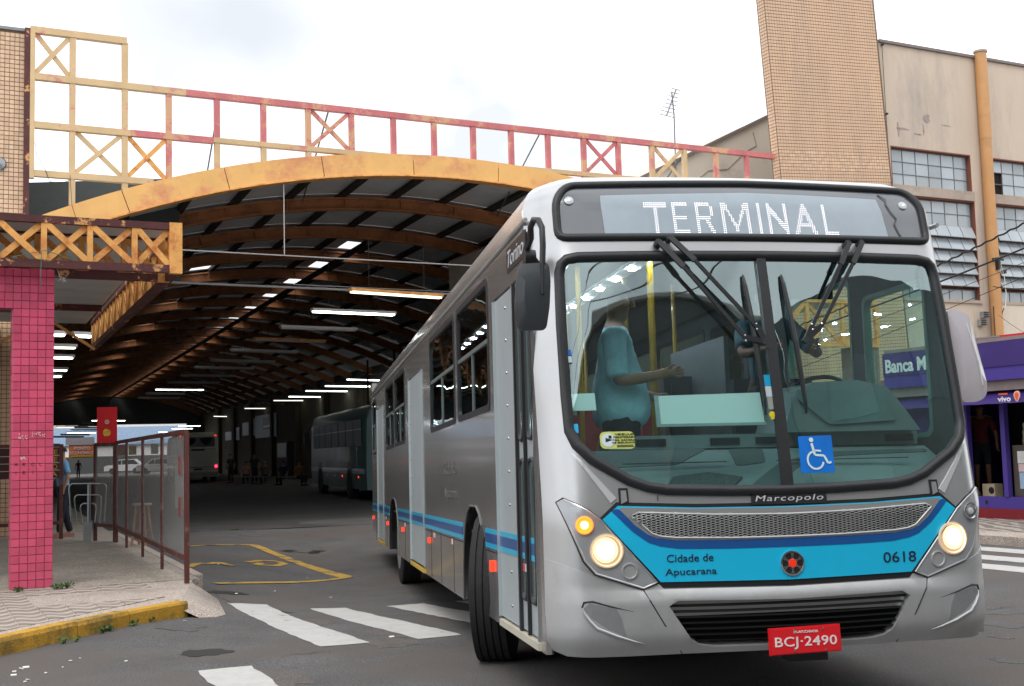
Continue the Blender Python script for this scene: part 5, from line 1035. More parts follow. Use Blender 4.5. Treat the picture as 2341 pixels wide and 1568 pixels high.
    part('trousers', skin(Pq, Eq, [(q[0] * k, q[1] * k) if isinstance(q, tuple) else q * k for q in Rq], sub), mat('cloth_%02x%02x%02x' % tuple(int(x * 255) for x in pants), pants, .85, var=.12, scale=9, bump=.3, bscale=14), r)
    return r
# man in the light blue shirt standing inside the bus, reaching to the right of the picture
person('man in a light blue short sleeved shirt standing behind the bus windscreen', BM @ Matrix.Translation((-.60, 1.06, .66)) @ Matrix.Rotation(math.radians(74), 4, 'Z'), (.50, .88, .97), (.012, .014, .02), 1.84,
       arms=(((-.25, .01, 1.15), (-.19, -.25, 1.19)), ((.25, .0, 1.16), (.17, -.20, 1.08))), lean=.02, belly=.045, sleeve=.85)
person('driver with dark hair at the steering wheel inside the silver bus', BM @ Matrix.Translation((.60, 1.60, .98)) @ Matrix.Scale(1, 4), (.07, .15, .18), (.02, .02, .03), 1.62, seated=True, arms=(((-.28, -.22, 1.2), (-.16, -.46, 1.22)), ((.28, -.22, 1.2), (.16, -.46, 1.22))), skinm=skd)
person('person in a pale blue shirt and dark trousers half hidden behind the red pillar', Matrix.Translation(zpt(143, 1229, .13)) @ Matrix.Rotation(math.radians(-60), 4, 'Z'), (.16, .36, .60), (.01, .012, .025), 1.62, shoe=(.35, .16, .14), arms=(((-.27, .06, 1.18), (-.25, .0, .95)), ((.26, .05, 1.18), (.25, -.02, .95))), legs=(((-.10, .05, .50), (-.11, .16, .09)), ((.10, -.05, .50), (.11, -.08, .09))))
person('man in a maroon shirt standing in the doorway of the purple kiosk', hallM(15.1, -9.25, .47, math.radians(-50)), (.10, .008, .014), (.006, .012, .018), 1.62, shorts=True, skinm=skd, shoe=(.5, .3, .2))
for sx in (-1, 1): pass
b = MB()
KPM = hallM(15.1, -9.25, .47, math.radians(-50))
# seated and standing people in the dark hall
for i, (px, py, lb, sh_, se) in enumerate(((563, 1100, 'person in a pink top sitting leftmost on the bench in the dark hall', (.42, .20, .16), 1), (582, 1102, 'person in dark clothes standing among the seated people in the dark hall', (.03, .04, .05), 0), (648, 1104, 'person in a navy blue top seated right of the standing figure in the hall', (.01, .02, .10), 1), (684, 1106, 'person in an orange top seated nearest the parked bus in the hall', (.40, .18, .08), 1), (606, 1101, 'grey haired person in grey seated in the middle of the bench', (.16, .13, .12), 1), (528, 1100, 'person in a dark green top standing beside the rear of the far bus', (.03, .06, .05), 0))):
    p = gpt(px, py + 4); p.z = 0
    person(lb, Matrix.Translation(p + Vector((0, 0, -.45 if se else 0))) @ Matrix.Rotation(random.uniform(-.6, .9), 4, 'Z'), sh_, (.02, .02, .03), 1.66, seated=bool(se), sub=1, hairc=(.3, .3, .3) if i == 4 else (.02, .015, .012))
bn = thing('bench', 'long dark bench along the right wall of the bus hall', 'bench', Matrix.Translation(Vector((gpt(556, 1106).x, gpt(556, 1106).y, 0))))
bnv = gpt(690, 1110) - gpt(556, 1106); bnv.z = 0
part('seat', MB().bar((-.5, .15, .42), Vector((0, .15, .42)) + bnv * 1.05, .4, .05), black, bn)
for t in (0, .33, .66, 1): part('leg', MB().bar(Vector((0, .15, .0)) + bnv * t, Vector((0, .15, .4)) + bnv * t, .08, .3), black, bn)
# ================================================================== FENCE, BANNER, TURNSTILE, STOOL
fe = thing('fence', 'dark red steel fence with grey mesh along the edge of the platform', 'fence', hallM(0, 0, 0))
FP = [(.70, -11.07), (.80, -9.13), (.94, -6.97), (1.05, -4.92), (1.11, -3.51)]; ftop = 1.80
for i, (s, a) in enumerate(FP):
    w_ = .05 if i in (0, 4) else .036; w_ = .055 if i == 4 else w_; part('post', MB().box(s - w_ / 2, s + w_ / 2, a - w_ / 2, a + w_ / 2, .13, ftop - (.0 if i in (0, 4) else .02), None), redfence, fe)
part('rail', MB().bar((*FP[0], ftop), (*FP[4], ftop), .04, .055), redfence, fe); part('rail', MB().bar((*FP[0], .40), (*FP[4], .40), .04, .055), redfence, fe)
msh = bpy.data.materials.new('wire_mesh'); msh.use_nodes = True; _t = msh.node_tree; _t.nodes.clear(); _l = _t.links
_o = _n(_t, 'ShaderNodeOutputMaterial'); _tr = _n(_t, 'ShaderNodeBsdfTransparent'); _d = _n(_t, 'ShaderNodeBsdfPrincipled'); _d.inputs['Base Color'].default_value = (.33, .335, .33, 1); _d.inputs['Roughness'].default_value = .5
_c = _n(_t, 'ShaderNodeTexCoord'); _wv = _n(_t, 'ShaderNodeTexWave', **{'Scale': 16.0}); _wv.bands_direction = 'Z'; _wx = _n(_t, 'ShaderNodeTexWave', **{'Scale': 14.0}); _wx.bands_direction = 'Y'
_mx = _n(_t, 'ShaderNodeMath', _operation='MAXIMUM'); _gt = _n(_t, 'ShaderNodeMapRange', **{'From Min': .25, 'From Max': .75, 'To Min': .10, 'To Max': .38}); _ms = _n(_t, 'ShaderNodeMixShader')
_l.new(_c.outputs['Object'], _wv.inputs[0]); _l.new(_c.outputs['Object'], _wx.inputs[0]); _l.new(_wv.outputs[1], _mx.inputs[0]); _l.new(_wx.outputs[1], _mx.inputs[1]); _l.new(_mx.outputs[0], _gt.inputs[0]); _l.new(_gt.outputs[0], _ms.inputs[0]); _l.new(_tr.outputs[0], _ms.inputs[1]); _l.new(_d.outputs[0], _ms.inputs[2]); _l.new(_ms.outputs[0], _o.inputs[0])
for i in range(4):
    p, q = FP[i], FP[i + 1]; part('mesh_panel', MB().bar((p[0], p[1] + .03, 1.09), (q[0], q[1] - .03, 1.09), .004, 1.34), msh, fe)
sg_ = MB(); c = Vector((FP[0][0] + .01, -10.35, 1.1)); 
part('leaning_sign', MB().bar((.735, -10.75, 1.2), (.765, -10.15, 1.2), .012, .55), mat('sign_back', (.20, .20, .20), .6), fe); part('sign_mark', MB().bar((.722, -10.72, 1.42), (.732, -10.5, 1.42), .012, .22).bar((.722, -10.72, .95), (.732, -10.5, .95), .012, .22), mat('sign_dull_red', (.22, .03, .03), .6), fe)
g2 = thing('fence', 'dark red gate frame behind the mesh fence, beside the turnstile', 'fence', hallM(0, 0, 0))
for s, a in ((.88, -2.74), (1.11, -3.38)): part('post', MB().box(s - .03, s + .03, a - .03, a + .03, .13, 1.80), redfence, g2)
for z in (1.78, .40): part('rail', MB().bar((.88, -2.77, z), (1.11, -3.35, z), .04, .06), redfence, g2)
part('mesh_panel', MB().bar((.88, -2.77, 1.09), (1.11, -3.35, 1.09), .004, 1.34), msh, g2)
bnr = thing('banner', 'narrow red hanging banner with a round emblem and a yellow mark', 'banner', Matrix.Translation(Vector((-6.86, 20.3, 1.80))) @ Matrix.Rotation(math.radians(12), 4, 'Z'))
k_ = .325; part('cloth', MB().box(-k_ / 2, k_ / 2, -.006, .006, 0, .60), mat('banner_red', (.55, .004, .010), .6), bnr)
part('emblem_disc', MB().lathe([(.036, 0), (.036, .002), (0, .002)], 18, Matrix.Translation((0, -.0065, .35)) @ Matrix.Rotation(PI / 2, 4, 'X')), mat('pale_grey', (.5, .45, .45), .6), bnr)
b = MB()
for k in range(5): b.bar((-.02 + k * .008, -.0095, .33), (-.005 + k * .008, -.0095, .37), .004, .001, (0, 1, 0))
part('emblem_lines', b, mat('banner_red', (.55, .004, .010), .6), bnr)
part('yellow_mark', MB().prism([(-.06, .20), (-.03, .235), (.01, .225), (.05, .20), (.06, .17), (.04, .12), (.015, .115), (-.01, .12), (-.04, .11), (-.06, .15)], -.009, -.0065), mat('mark_yellow', (.65, .50, .05), .6), bnr)
part('mark_line', MB().bar((-.05, -.0098, .175), (.05, -.0098, .195), .008, .001, (0, 1, 0)).bar((-.04, -.0098, .15), (.055, -.0098, .17), .006, .001, (0, 1, 0)), mat('banner_red', (.55, .004, .010), .6), bnr)
fr_ = thing('smoking_notice', 'dark red frame with yellow lettered notice just right of the red pillar', 'notice', hallM(0, 0, 0))
ap = -1.7; part('post', MB().box(.41, .47, ap - .03, ap + .03, .13, 1.82), redfence, fr_); part('post', MB().box(-3.6, -3.54, ap - .03, ap + .03, .13, 1.82), redfence, fr_)
for z in (1.80, .42): part('rail', MB().box(-3.54, .409, ap - .02, ap + .02, z - .03, z + .03), redfence, fr_)
nb = part('notice_board', MB().box(-.75, .405, ap - .028, ap - .012, 1.22, 1.76), mat('board_brown', (.05, .012, .008), .5), fr_)
for i, tx in enumerate(('AREA DE', 'AR LIVRE', 'FUMACAO', 'MONIA')): put_text(fit_text(tx, .62, .085), None, 0, 0, 0, mat('letter_yellow', (.62, .34, .03), .6), nb, 'lettering', Matrix.Translation((.06, ap - .031, 1.68 - i * .13)) @ RXZ)
for z in (1.62, 1.49, 1.36): part('dividing_line', MB().box(-.75, .405, ap - .031, ap - .0285, z - .008, z + .004), mat('pale_grey', (.5, .45, .45), .6), nb)
def vpt(px, py, M=None): d = ray(px, py); return CAM_P + d * (20.9 / d.y)
ts_ = thing('turnstile', 'steel tube turnstile with nested hoops beside the fence', 'turnstile', Matrix.Translation(Vector((vpt(203, 1232).x, 20.9, .13))))
off = Vector((vpt(203, 1232).x, 20.9, .13)); T_ = lambda px, py, dy=0: vpt(px, py) - off + Vector((0, dy, 0))
part('centre_post', MB().tube([Vector((0, 0, 0)), T_(204, 1104)], .035, 10), steel, ts_, smooth=True)
part('base_block', MB().box(-.07, .07, -.07, .07, 0, .33), mat('block_grey', (.3, .31, .32), .6), ts_)
for (x0, x1, yt, yb, dy) in ((162, 246, 1105, 1188, -.06), (172, 233, 1131, 1192, -.02), (183, 219, 1151, 1196, .03)):
    b = MB().tube([T_(x0 + 4, yb + 4, dy), T_(x0 - 1, yt + 12, dy), T_(x0 + 1, yt + 4, dy), T_(x0 + 6, yt, dy), T_(x1 - 6, yt, dy), T_(x1 - 1, yt + 4, dy), T_(x1, yt + 12, dy), T_(x1 - 4, yb + 4, dy)], .013, 8)
    part('hoop', b, steel, ts_, smooth=True)
so_ = hw(1.05, -5.3, .13); so_ = zpt(325, 1247, .13)
stl = thing('stool', 'wooden stool with round top standing behind the mesh fence', 'stool', Matrix.Translation(so_)); wd = mat('stool_wood', (.40, .20, .11), .6)
part('seat', MB().lathe([(.15, .64), (.155, .655), (.15, .67), (0, .67)], 20), mat('stool_top', (.36, .30, .24), .6), stl, smooth=True)
for a in range(4): t = a * PI / 2 + .6; part('leg', MB().bar((.09 * math.cos(t), .09 * math.sin(t), .64), (.17 * math.cos(t), .17 * math.sin(t), 0), .032, .032), wd, stl)
part('stretcher', MB().bar((-.13, -.02, .25), (.13, .02, .25), .02, .02), wd, stl)
# ================================================================== BUSES IN THE HALL
def simple_bus(name, label, M, L_, tail, body):
    r = thing(name, label, 'bus', M)      # origin under the middle of the visible end, body runs along +y
    zs = [(.35, 1.22), (.9, 1.25), (2.6, 1.22), (2.95, 1.12), (3.08, .9)]
    b = MB(); n = 10; ring = [(-w_, z) for z, w_ in zs] + [(w_, z) for z, w_ in reversed(zs)]
    for y in (0, .06, L_ - .06, L_):
        k = .97 if y in (0, L_) else 1; b.v += [(x * k, y, .35 + (z - .35) * (k if z > 2 else 1)) for x, z in ring]
    for i in range(3): b.f += [(i * n + j, i * n + (j + 1) % n, (i + 1) * n + (j + 1) % n, (i + 1) * n + j) for j in range(n)]
    b.f += [tuple(range(n)), tuple(range(3 * n, 4 * n))]; part('body', b, body, r, smooth=True, ang=35)
    gm = mat('far_window', (.012, .018, .018), .38, coat=.0, spec=.04)
    for s in (-1, 1):
        for k in range(int((L_ - 1.2) / 1.55)):
            y = .6 + k * 1.55; f = part('window', MB().box(s * 1.245 - .012, s * 1.245 + .012, y, y + 1.42, 1.75, 2.62), gm, r); part('sash', MB().box(s * 1.258 - .004, s * 1.258 + .004, y, y + 1.42, 2.28, 2.31), mat('sash_grey', (.12, .14, .14), .4), f)
        part('stripe', MB().box(s * 1.251 - .004, s * 1.251 + .004, .1, L_ - .1, .90, 1.02), dblue, r); part('stripe', MB().box(s * 1.251 - .005, s * 1.251 + .005, .1, L_ - .1, .86, .895), lblue, r)
        for y in (2.9, L_ - 2.6):
            w_ = part('wheel', MB().lathe([(.3, -.14), (.5, -.13), (.5, .13), (.3, .14), (0, .12)], 20, Matrix.Translation((s * 1.14, y, .49)) @ Matrix.Rotation(s * PI / 2, 4, 'Y')), tyre, r); part('arch', MB().lathe([(.62, -.01), (.62, .01), (0, .01)], 20, Matrix.Translation((s * 1.248, y, .6)) @ Matrix.Rotation(s * PI / 2, 4, 'Y')), black, w_)
        for y in (1.2, 4.4, 6.0, 7.8): part('side_lamp', MB().box(s * 1.26 - .01, s * 1.26 + .01, y - .03, y + .03, .72, .78), redl if y in (1.2, 4.4) else white, r)
        for y in (1.5, 5.2, 8.0): part('panel_joint', MB().box(s * 1.2525 - .002, s * 1.2525 + .002, y - .01, y + .01, .9, 1.74), chrome, r)
    if tail:
        w_ = part('rear_window', MB().prism(rnd([(-1.0, 2.2), (-1.02, 2.8), (1.02, 2.8), (1.0, 2.2)], .12), -.02, .02), mat('tail_glass', (.10, .11, .10), .15, coat=1), r)
        for s in (-1, 1): part('dark_scoop', MB().prism(rnd([(s * .1, 2.72), (s * .85, 2.75), (s * .72, 2.38), (s * .45, 2.28), (s * .2, 2.45)], .08), -.026, -.021), dark, w_)
        for s in (-1, 1):
            part('marker', MB().box(s * 1.05 - .05, s * 1.05 + .05, -.03, .0, 2.84, 2.92), redl, r)
            part('tail_lamp', MB().lathe([(.09, 0), (.08, .02), (0, .03)], 16, Matrix.Translation((s * 1.08, -.005, .98)) @ Matrix.Rotation(PI / 2, 4, 'X')), emit('tail_lit', (1, .02, .06), 5) if s > 0 else mat('tail_dull', (.2, .01, .02), .3), r)
            part('reverse_lamp', MB().box(s * .75 - .09, s * .75 + .09, -.05, -.03, .50, .55), emit('rev', (1, .8, .6), 1.5), r)
        part('engine_lid', MB().box(-1.0, 1.0, -.018, .0, 1.0, 2.05), body, r); part('lid_seam', MB().box(-1.1, 1.1, -.022, -.0185, 2.05, 2.07).box(-.4, .4, -.024, -.019, 1.96, 2.05), black, r)
        part('stripe', MB().box(-1.18, 1.18, -.02, .0, .93, .965), dblue, r); part('number_plate', MB().box(-.25, .25, -.035, -.02, .76, .88), mat('plate_dull', (.20, .02, .02), .5), r)
        part('rear_bumper', MB().box(-1.22, 1.22, -.06, .0, .42, .64), mat('bumper_pale', (.30, .31, .27), .5), r)
    else:
        part('windscreen', MB().prism(rnd([(-1.12, 1.35), (-1.1, 2.6), (1.1, 2.6), (1.12, 1.35)], .15), L_ - .001, L_ + .012), gm, r); part('sign', MB().prism(rnd([(-1.05, 2.66), (-1.02, 2.94), (1.02, 2.94), (1.05, 2.66)], .05), L_ - .02, L_ + .005), gm, r)
        for s in (-1, 1): part('headlight', MB().box(s * 1.0 - .12, s * 1.0 + .12, L_, L_ + .02, .8, 1.0), white, r); part('mirror', MB().box(s * 1.42 - .1, s * 1.42 + .1, L_ + .05, L_ + .12, 1.9, 2.4).bar((s * 1.2, L_, 2.7), (s * 1.42, L_ + .09, 2.4), .03, .03), black, r)
    return r
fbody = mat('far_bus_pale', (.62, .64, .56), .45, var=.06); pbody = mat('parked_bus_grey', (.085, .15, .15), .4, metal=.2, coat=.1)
p0, p1 = gpt(430, 1103), gpt(510, 1100)
simple_bus('rear_bus', 'pale bus seen from behind deep in the hall with one red tail lamp lit', Matrix.Translation(Vector(((p0.x + p1.x) / 2 + .0, 74.5, 0))) @ Matrix.Rotation(math.radians(19), 4, 'Z'), 12, True, fbody)
p0 = gpt(712, 1121); ang = math.radians(17.5); dirv = Vector((-math.sin(ang), math.cos(ang), 0)); p0 = Vector((p0.x, p0.y, 0)) * .96
ctr = p0 + Vector((math.cos(ang), math.sin(ang), 0)) * 1.25 - dirv * 12.2
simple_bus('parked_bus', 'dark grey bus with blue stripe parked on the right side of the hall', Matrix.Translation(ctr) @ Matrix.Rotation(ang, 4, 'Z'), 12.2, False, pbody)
# ================================================================== posters and boards on the right wall of the hall
pm = mat('poster_pale', (.45, .47, .47), .5)
_w0 = hw(18.37, 0); _wd = (hw(18.44, 1) - _w0).normalized(); _wn = Vector((_wd.y, -_wd.x, 0)); WANG = math.atan2(-_wd.y, -_wd.x)
def wallpt(px, py): d = ray(px, py); return CAM_P + d * ((_w0 - CAM_P).dot(_wn) / d.dot(_wn))
def onwall(name, lb, cat, x0, x1, y0, y1):
    p = wallpt(x0, y1); q = wallpt(x1, y1); h_ = wallpt(x0, y0).z - p.z
    return thing(name, lb, cat, Matrix.Translation(p) @ Matrix.Rotation(WANG, 4, 'Z')), (Vector((q.x, q.y)) - Vector((p.x, p.y))).length, h_
for x0, x1, y0, y1, lb in ((574, 585.5, 958, 997, 'pale poster panel nearest the large notice board on the hall wall'), (556.5, 571, 967, 996, 'grey poster panel second left of the large notice board'), (533.6, 549, 978, 1007, 'white poster panel hung high, third from the large notice board'), (517, 531, 988, 1007, 'small cream poster panel beside the far bus')):
    r_, w_, h_ = onwall('poster', lb, 'poster', x0, x1, y0, y1); part('board', MB().box(0, w_, -.08, -.03, 0, h_), pm, r_)
r_, w_, h_ = onwall('notice_board', 'large pale notice board with a framed picture on the hall wall', 'notice board', 586.5, 634, 951.5, 1002); part('board', MB().box(0, w_, -.1, -.03, 0, h_), mat('board_bluegrey', (.30, .36, .40), .5), r_)
part('picture', MB().box(w_ * .40, w_ * .82, -.13, -.101, h_ * .35, h_ * .85), mat('pic_dark', (.08, .09, .09), .5), r_); part('picture_mat', MB().box(w_ * .44, w_ * .78, -.14, -.131, h_ * .42, h_ * .52), white, r_)
cq = wallpt(661, 1075); r_ = thing('cabinet', 'dark green glass fronted cabinet against the right hall wall', 'cabinet', Matrix.Translation(Vector((cq.x, cq.y, 0))) @ Matrix.Rotation(WANG, 4, 'Z')); part('body', MB().box(-1.6, 1.6, -.5, -.02, .1, 2.5), dkp, r_); part('glass', MB().box(-1.5, 1.5, -.52, -.501, 1.4, 2.4), mat('cabinet_glass', (.03, .05, .05), .4, spec=.2), r_)
# ================================================================== the street beyond the hall's far end
shop = thing('far_shop', 'sunlit shop building with an orange and pink sign beyond the far end of the hall', 'shop', Matrix.Translation(Vector((-55, 138, 0))) @ Matrix.Rotation(math.radians(4), 4, 'Z'))
part('wall', MB().box(-40, 45, 0, 6, 0, 3.0).box(-40, 45, .3, 6, 3.0, 9), mat('far_wall_pale', (.72, .70, .68), .8), shop); part('upper_wall', MB().box(-40, 8, -.3, 0, 4.6, 9), mat('far_wall_cream', (.60, .50, .42), .8), shop); part('blue_band', MB().box(-20, 45, -.4, -.05, 3.3, 5.3), mat('far_blue', (.30, .42, .58), .7), shop)
part('shop_fronts', MB().box(-40, 45, -.1, -.01, .1, 2.0), dkp, shop)
for k in range(14): part('window', MB().box(-38 + k * 3.2, -36.4 + k * 3.2, -.34, -.3001, 5.6, 6.8), mat('far_glass', (.2, .25, .28), .2), shop)
def farsign(name, lb, cat, x0, x1, y0, y1, dist, m):
    p = CAM_P + ray(x0, y1) * dist; q = CAM_P + ray(x1, y1) * dist; d = q - p; w_ = d.length; h_ = (y1 - y0) / FPX * dist
    r_ = thing(name, lb, cat, Matrix.Translation(p) @ Matrix.Rotation(math.atan2(d.y, d.x), 4, 'Z')); part('board', MB().box(0, w_, 0, .2, 0, h_), m, r_); return r_, w_, h_
s_, w_, h_ = farsign('shop_sign', 'orange and grey shop sign in the street beyond the hall', 'sign', 157, 216, 1012, 1047, 128, mat('sign_orange', (.75, .22, .10), .5))
part('grey_band', MB().box(-.3, w_ * 1.0, -.05, -.001, h_ * .78, h_ * 1.25), mat('sign_greyp', (.45, .43, .46), .5), s_)
put_text(fit_text('PONTO', w_ * .62, h_ * .20, offset=.02), None, 0, 0, 0, white, s_, 'lettering', Matrix.Translation((w_ * .52, -.06, h_ * .58)) @ RXZ); put_text(fit_text('ECONÔMICO', w_ * .96, h_ * .22, offset=.02), None, 0, 0, 0, white, s_, 'lettering', Matrix.Translation((w_ * .52, -.06, h_ * .32)) @ RXZ)
part('yellow_line', MB().box(w_ * .1, w_ * .95, -.05, -.001, h_ * .06, h_ * .14), mat('line_yellow', (.7, .5, .05), .5), s_)
for x0, x1, y0, y1, m_, lb in ((268, 290, 1018, 1042, ('sgn_r', (.55, .12, .06)), 'small red sign seen through the fence mesh, left of the yellow one'), (294, 312, 1020, 1040, ('sgn_y', (.65, .55, .05)), 'small yellow sign seen through the fence mesh'), (345, 362, 1015, 1038, ('sgn_w', (.6, .6, .58)), 'small white sign seen through the fence mesh near its right end')): farsign('shop_sign', lb, 'sign', x0, x1, y0, y1, 126, mat(m_[0], m_[1], .5))
def car(lb, M, col, L_=4.3, grp=None):
    r = thing('parked_car', lb, 'car', M, grp)
    low = [(0, .35), (0, .85), (.25, .95), (1.2, 1.02), (L_ - .6, 1.02), (L_, .92), (L_, .35)]; cab = [(.85, 1.0), (1.55, 1.58), (L_ - 1.0, 1.6), (L_ - .25, 1.0)]
    part('body', MB().prism(low, -.85, .85).prism(cab, -.74, .74), mat(*col), r)
    part('side_glass', MB().prism([(1.1, 1.04), (1.62, 1.5), (L_ - 1.08, 1.52), (L_ - .55, 1.04)], -.752, -.745), mat('car_glass', (.02, .03, .035), .08, coat=1), r)
    for x in (2.4, 1.8): part('pillar', MB().box(x, x + .07, -.757, -.753, 1.03, 1.5), mat(*col), r)
    for x in (.85, L_ - .85):
        for s in (-1, 1): w_ = part('wheel', MB().lathe([(.2, -.1), (.34, -.1), (.34, .1), (.2, .1), (0, .08)], 16, Matrix.Translation((x, s * .78, .34)) @ Matrix.Rotation(-s * PI / 2 * -1, 4, 'X')), tyre, r)
    part('headlight', MB().box(-.01, .05, -.8, -.5, .7, .85), white, r); part('bumper', MB().box(-.05, .1, -.83, .83, .35, .55), black, r); part('handle', MB().box(2.2, 2.36, -.87, -.853, .88, .91), black, r); return r
p = gpt(196, 1089); car('white hatchback parked in the street beyond the hall, seen left of the fence', Matrix.Translation(Vector((p.x - 2.1, p.y + 12, 0))) @ Matrix.Rotation(math.radians(8), 4, 'Z'), ('car_white', (.75, .76, .78), .25), 4.2)
p = gpt(233, 1090); car('white car whose front shows just behind the left post of the fence', Matrix.Translation(Vector((p.x + .2, p.y + 10, 0))) @ Matrix.Rotation(math.radians(8), 4, 'Z'), ('car_white', (.75, .76, .78), .25), 4.2)
p = gpt(160, 1089); car('dark car mostly hidden behind the white hatchback in the far street', Matrix.Translation(Vector((p.x - 2.0, p.y + 22, 0))) @ Matrix.Rotation(math.radians(8), 4, 'Z'), ('car_dark', (.03, .035, .04), .25), 4.4)
person('tiny person in a red top standing in front of the white hatchback', Matrix.Translation(Vector((gpt(179, 1093).x, gpt(179, 1093).y, 0))), (.35, .04, .06), (.3, .3, .32), 1.6, sub=1)
# ================================================================== BIG BEIGE BUILDING on the right
wallm = mat('beige_plaster', (.56, .46, .37), .85, var=.08, scale=.6, bump=.15, bscale=9, col2=(.34, .30, .27), c2pos=(.48, .68), stretch=(1.4, 1.4, .35))
band = mat('sill_plaster', (.42, .34, .28), .85, var=.12, scale=1.5, col2=(.27, .23, .20), c2pos=(.48, .7)); paneg = mat('dull_pane', (.36, .41, .44), .25, rv=.18, var=.10, scale=.8, coat=.4, col2=(.46, .50, .52), c2pos=(.5, .8)); ironf = mat('window_iron', (.17, .18, .19), .6); reveal = mat('window_reveal', (.20, .07, .045), .8)
bg_ = thing('industrial_building', 'large beige plaster building with louvred windows and a round ochre pipe', 'building', hallM(22.28, -.05, 0))
W_ = 26; o0 = 22.28
wins = [(22.50, 25.62, 8.62, 9.72), (22.50, 25.68, 5.43, 8.34), (26.50, 30.0, 8.62, 9.72), (26.50, 30.0, 5.43, 8.34), (31.2, 34.7, 8.62, 9.72), (31.2, 34.7, 5.43, 8.34)]
part('wall', patch(lambda x, z: Vector((x, 0, z)), [(0, 0), (W_, 0), (W_, 12.66), (0, 12.66)], [[(a - o0, c), (b_ - o0, c), (b_ - o0, d_), (a - o0, d_)] for a, b_, c, d_ in wins], 3, 0, .35), wallm, bg_)
part('body_block', MB().box(3, W_, 2.5, 12, 0, 12.5), wallm, bg_); part('coping', MB().box(-.02, W_, -.07, .4, 12.661, 12.74), mat('coping_grey', (.20, .17, .16), .8), bg_)
part('render_patch', MB().box(3.10, 4.1, -.012, -.002, 3.0, 5.2), wallm, bg_)
b = MB()
for x0, x1, z0, z1 in ((.30, 1.1, 10.20, 10.28), (.5, .62, 9.98, 10.45), (1.45, 1.9, 10.52, 10.8), (1.5, 1.58, 10.1, 10.5), (1.15, 1.5, 10.12, 10.18), (2.2, 2.7, 10.5, 10.52)):
    n_ = 9; P = [((x0 + x1) / 2 + (x1 - x0) / 2 * math.cos(2 * PI * k / n_) * random.uniform(.4, 1.1), (z0 + z1) / 2 + (z1 - z0) / 2 * math.sin(2 * PI * k / n_) * random.uniform(.4, 1.1)) for k in range(n_)]; b.prism(P, -.008, -.002)
part('peeling_patch', b, mat('bare_plaster', (.33, .27, .25), .9, var=.3, scale=12), bg_)
for wi, (a, c, z0, z1) in enumerate(wins):
    a -= o0; c -= o0; wn = part('window', MB().box(a, c, .20, .23, z0, z1).box(a + .001, a + .03, .0, .2, z0, z1).box(c - .03, c - .001, .0, .2, z0, z1).box(a, c, -.0, .2, z1 - .035, z1 - .001), reveal, bg_)
    top_ = z1 - .05; nc = 6 if c - a < 3.3 else 7; pw = (c - a - .12) / nc; small = z1 - z0 < 2; rows = 3 if small else 2; rh = .35
    gl_ = lambda i, z: (i in (0,) and wi == 2 and z < 9.0)
    for i in range(nc):
        x = a + .06 + i * pw
        for j in range(rows):
            zt = top_ - j * rh
            if not gl_(i, zt - rh): part('pane', MB().box(x + .012, x + pw - .012, .140, .148, zt - rh + .012, zt - .012), paneg, wn)
            else: part('missing_pane', MB().box(x + .012, x + pw - .012, .19, .199, zt - rh + .012, zt - .012), dark, wn)
        if not small:
            part('pane', MB().box(x + .012, x + pw - .012, .14, .148, z0 + .02, z0 + .30), paneg, wn)
            for j in range(6 - 0):
                zt = top_ - 2 * rh - j * .355; 
                if zt - .36 < z0 + .28: continue
                M = Matrix.Translation((x, .10, zt)) @ Matrix.Rotation(-.42, 4, 'X'); part('louvre_pane', MB().box(.012, pw - .012, -.004, .004, -.375, -.005, M), paneg, wn)
    b = MB()
    for i in range(nc + 1): x = a + .06 + i * pw; b.box(x - .006, x + .006, .125, .16, z0, z1 - .036)
    for j in range(rows + 1): z = top_ - j * rh; b.box(a + .031, c - .031, .12, .165, z - .008, z + .008)
    if not small:
        for j in range(5): zt = top_ - 2 * rh - j * .355; M = Matrix.Translation((0, .10, zt)) @ Matrix.Rotation(-.42, 4, 'X'); b.box(a + .05, c - .05, -.012, .012, -.392, -.374, M)
        b.box(a + .031, c - .031, .12, .16, z0 + .30, z0 + .325)
    part('glazing_bars', b, ironf, wn); part('sill', MB().box(a - .04, c + .04, -.05, .12, z0 - (.275 if small else .09), z0 - .001), band, bg_)
part('pipe', MB().tube([(3.84, -.16, 0), (3.84, -.16, 10.2)], .165, 20).tube([(3.84, -.16, 10.2001), (3.84, -.16, 12.80)], .172, 20), mat('pipe_ochre', (.54, .28, .11), .55, var=.10, scale=1.2, col2=(.40, .22, .10), c2pos=(.55, .75)), bg_, smooth=True)
part('pipe_cap', MB().lathe([(.20, 12.801), (.20, 12.86), (0, 12.87)], 18, Matrix.Translation((3.84, -.16, 0))), band, bg_)
part('lightning_cable', MB().tube([(.06, -.06, 12.6), (.08, -.05, 10.5), (.12, -.05, 8.7), (.14, -.05, 4)], .008, 5), black, bg_)
for z in (12.55, 10.55, 8.62): part('cable_bracket', MB().bar((-.12, -.30, z - .06), (.10, -.04, z + .04), .018, .018).box(.06, .12, -.1, -.02, z + .02, z + .07), black, bg_)
for x, z in ((3.35, 5.02), (3.22, 4.79)):
    s_ = part('insulator_box', MB().box(x - .02, x + .16, -.16, -.02, z - .10, z + .08), mat('box_grey', (.25, .25, .24), .6), bg_)
    for k in range(3): part('fin', MB().box(x - .03, x + .17, -.19, -.16, z - .08 + k * .06, z - .055 + k * .06), black, s_)
part('drain_pipe', MB().tube([(3.68, -.2, 5.25), (3.66, -.2, 3.2)], .02, 6).tube([(3.95, -.34, 5.2), (3.75, -.25, 4.7), (3.68, -.2, 4.2)], .016, 6), mat('pipe_rusty', (.10, .06, .045), .7), bg_)
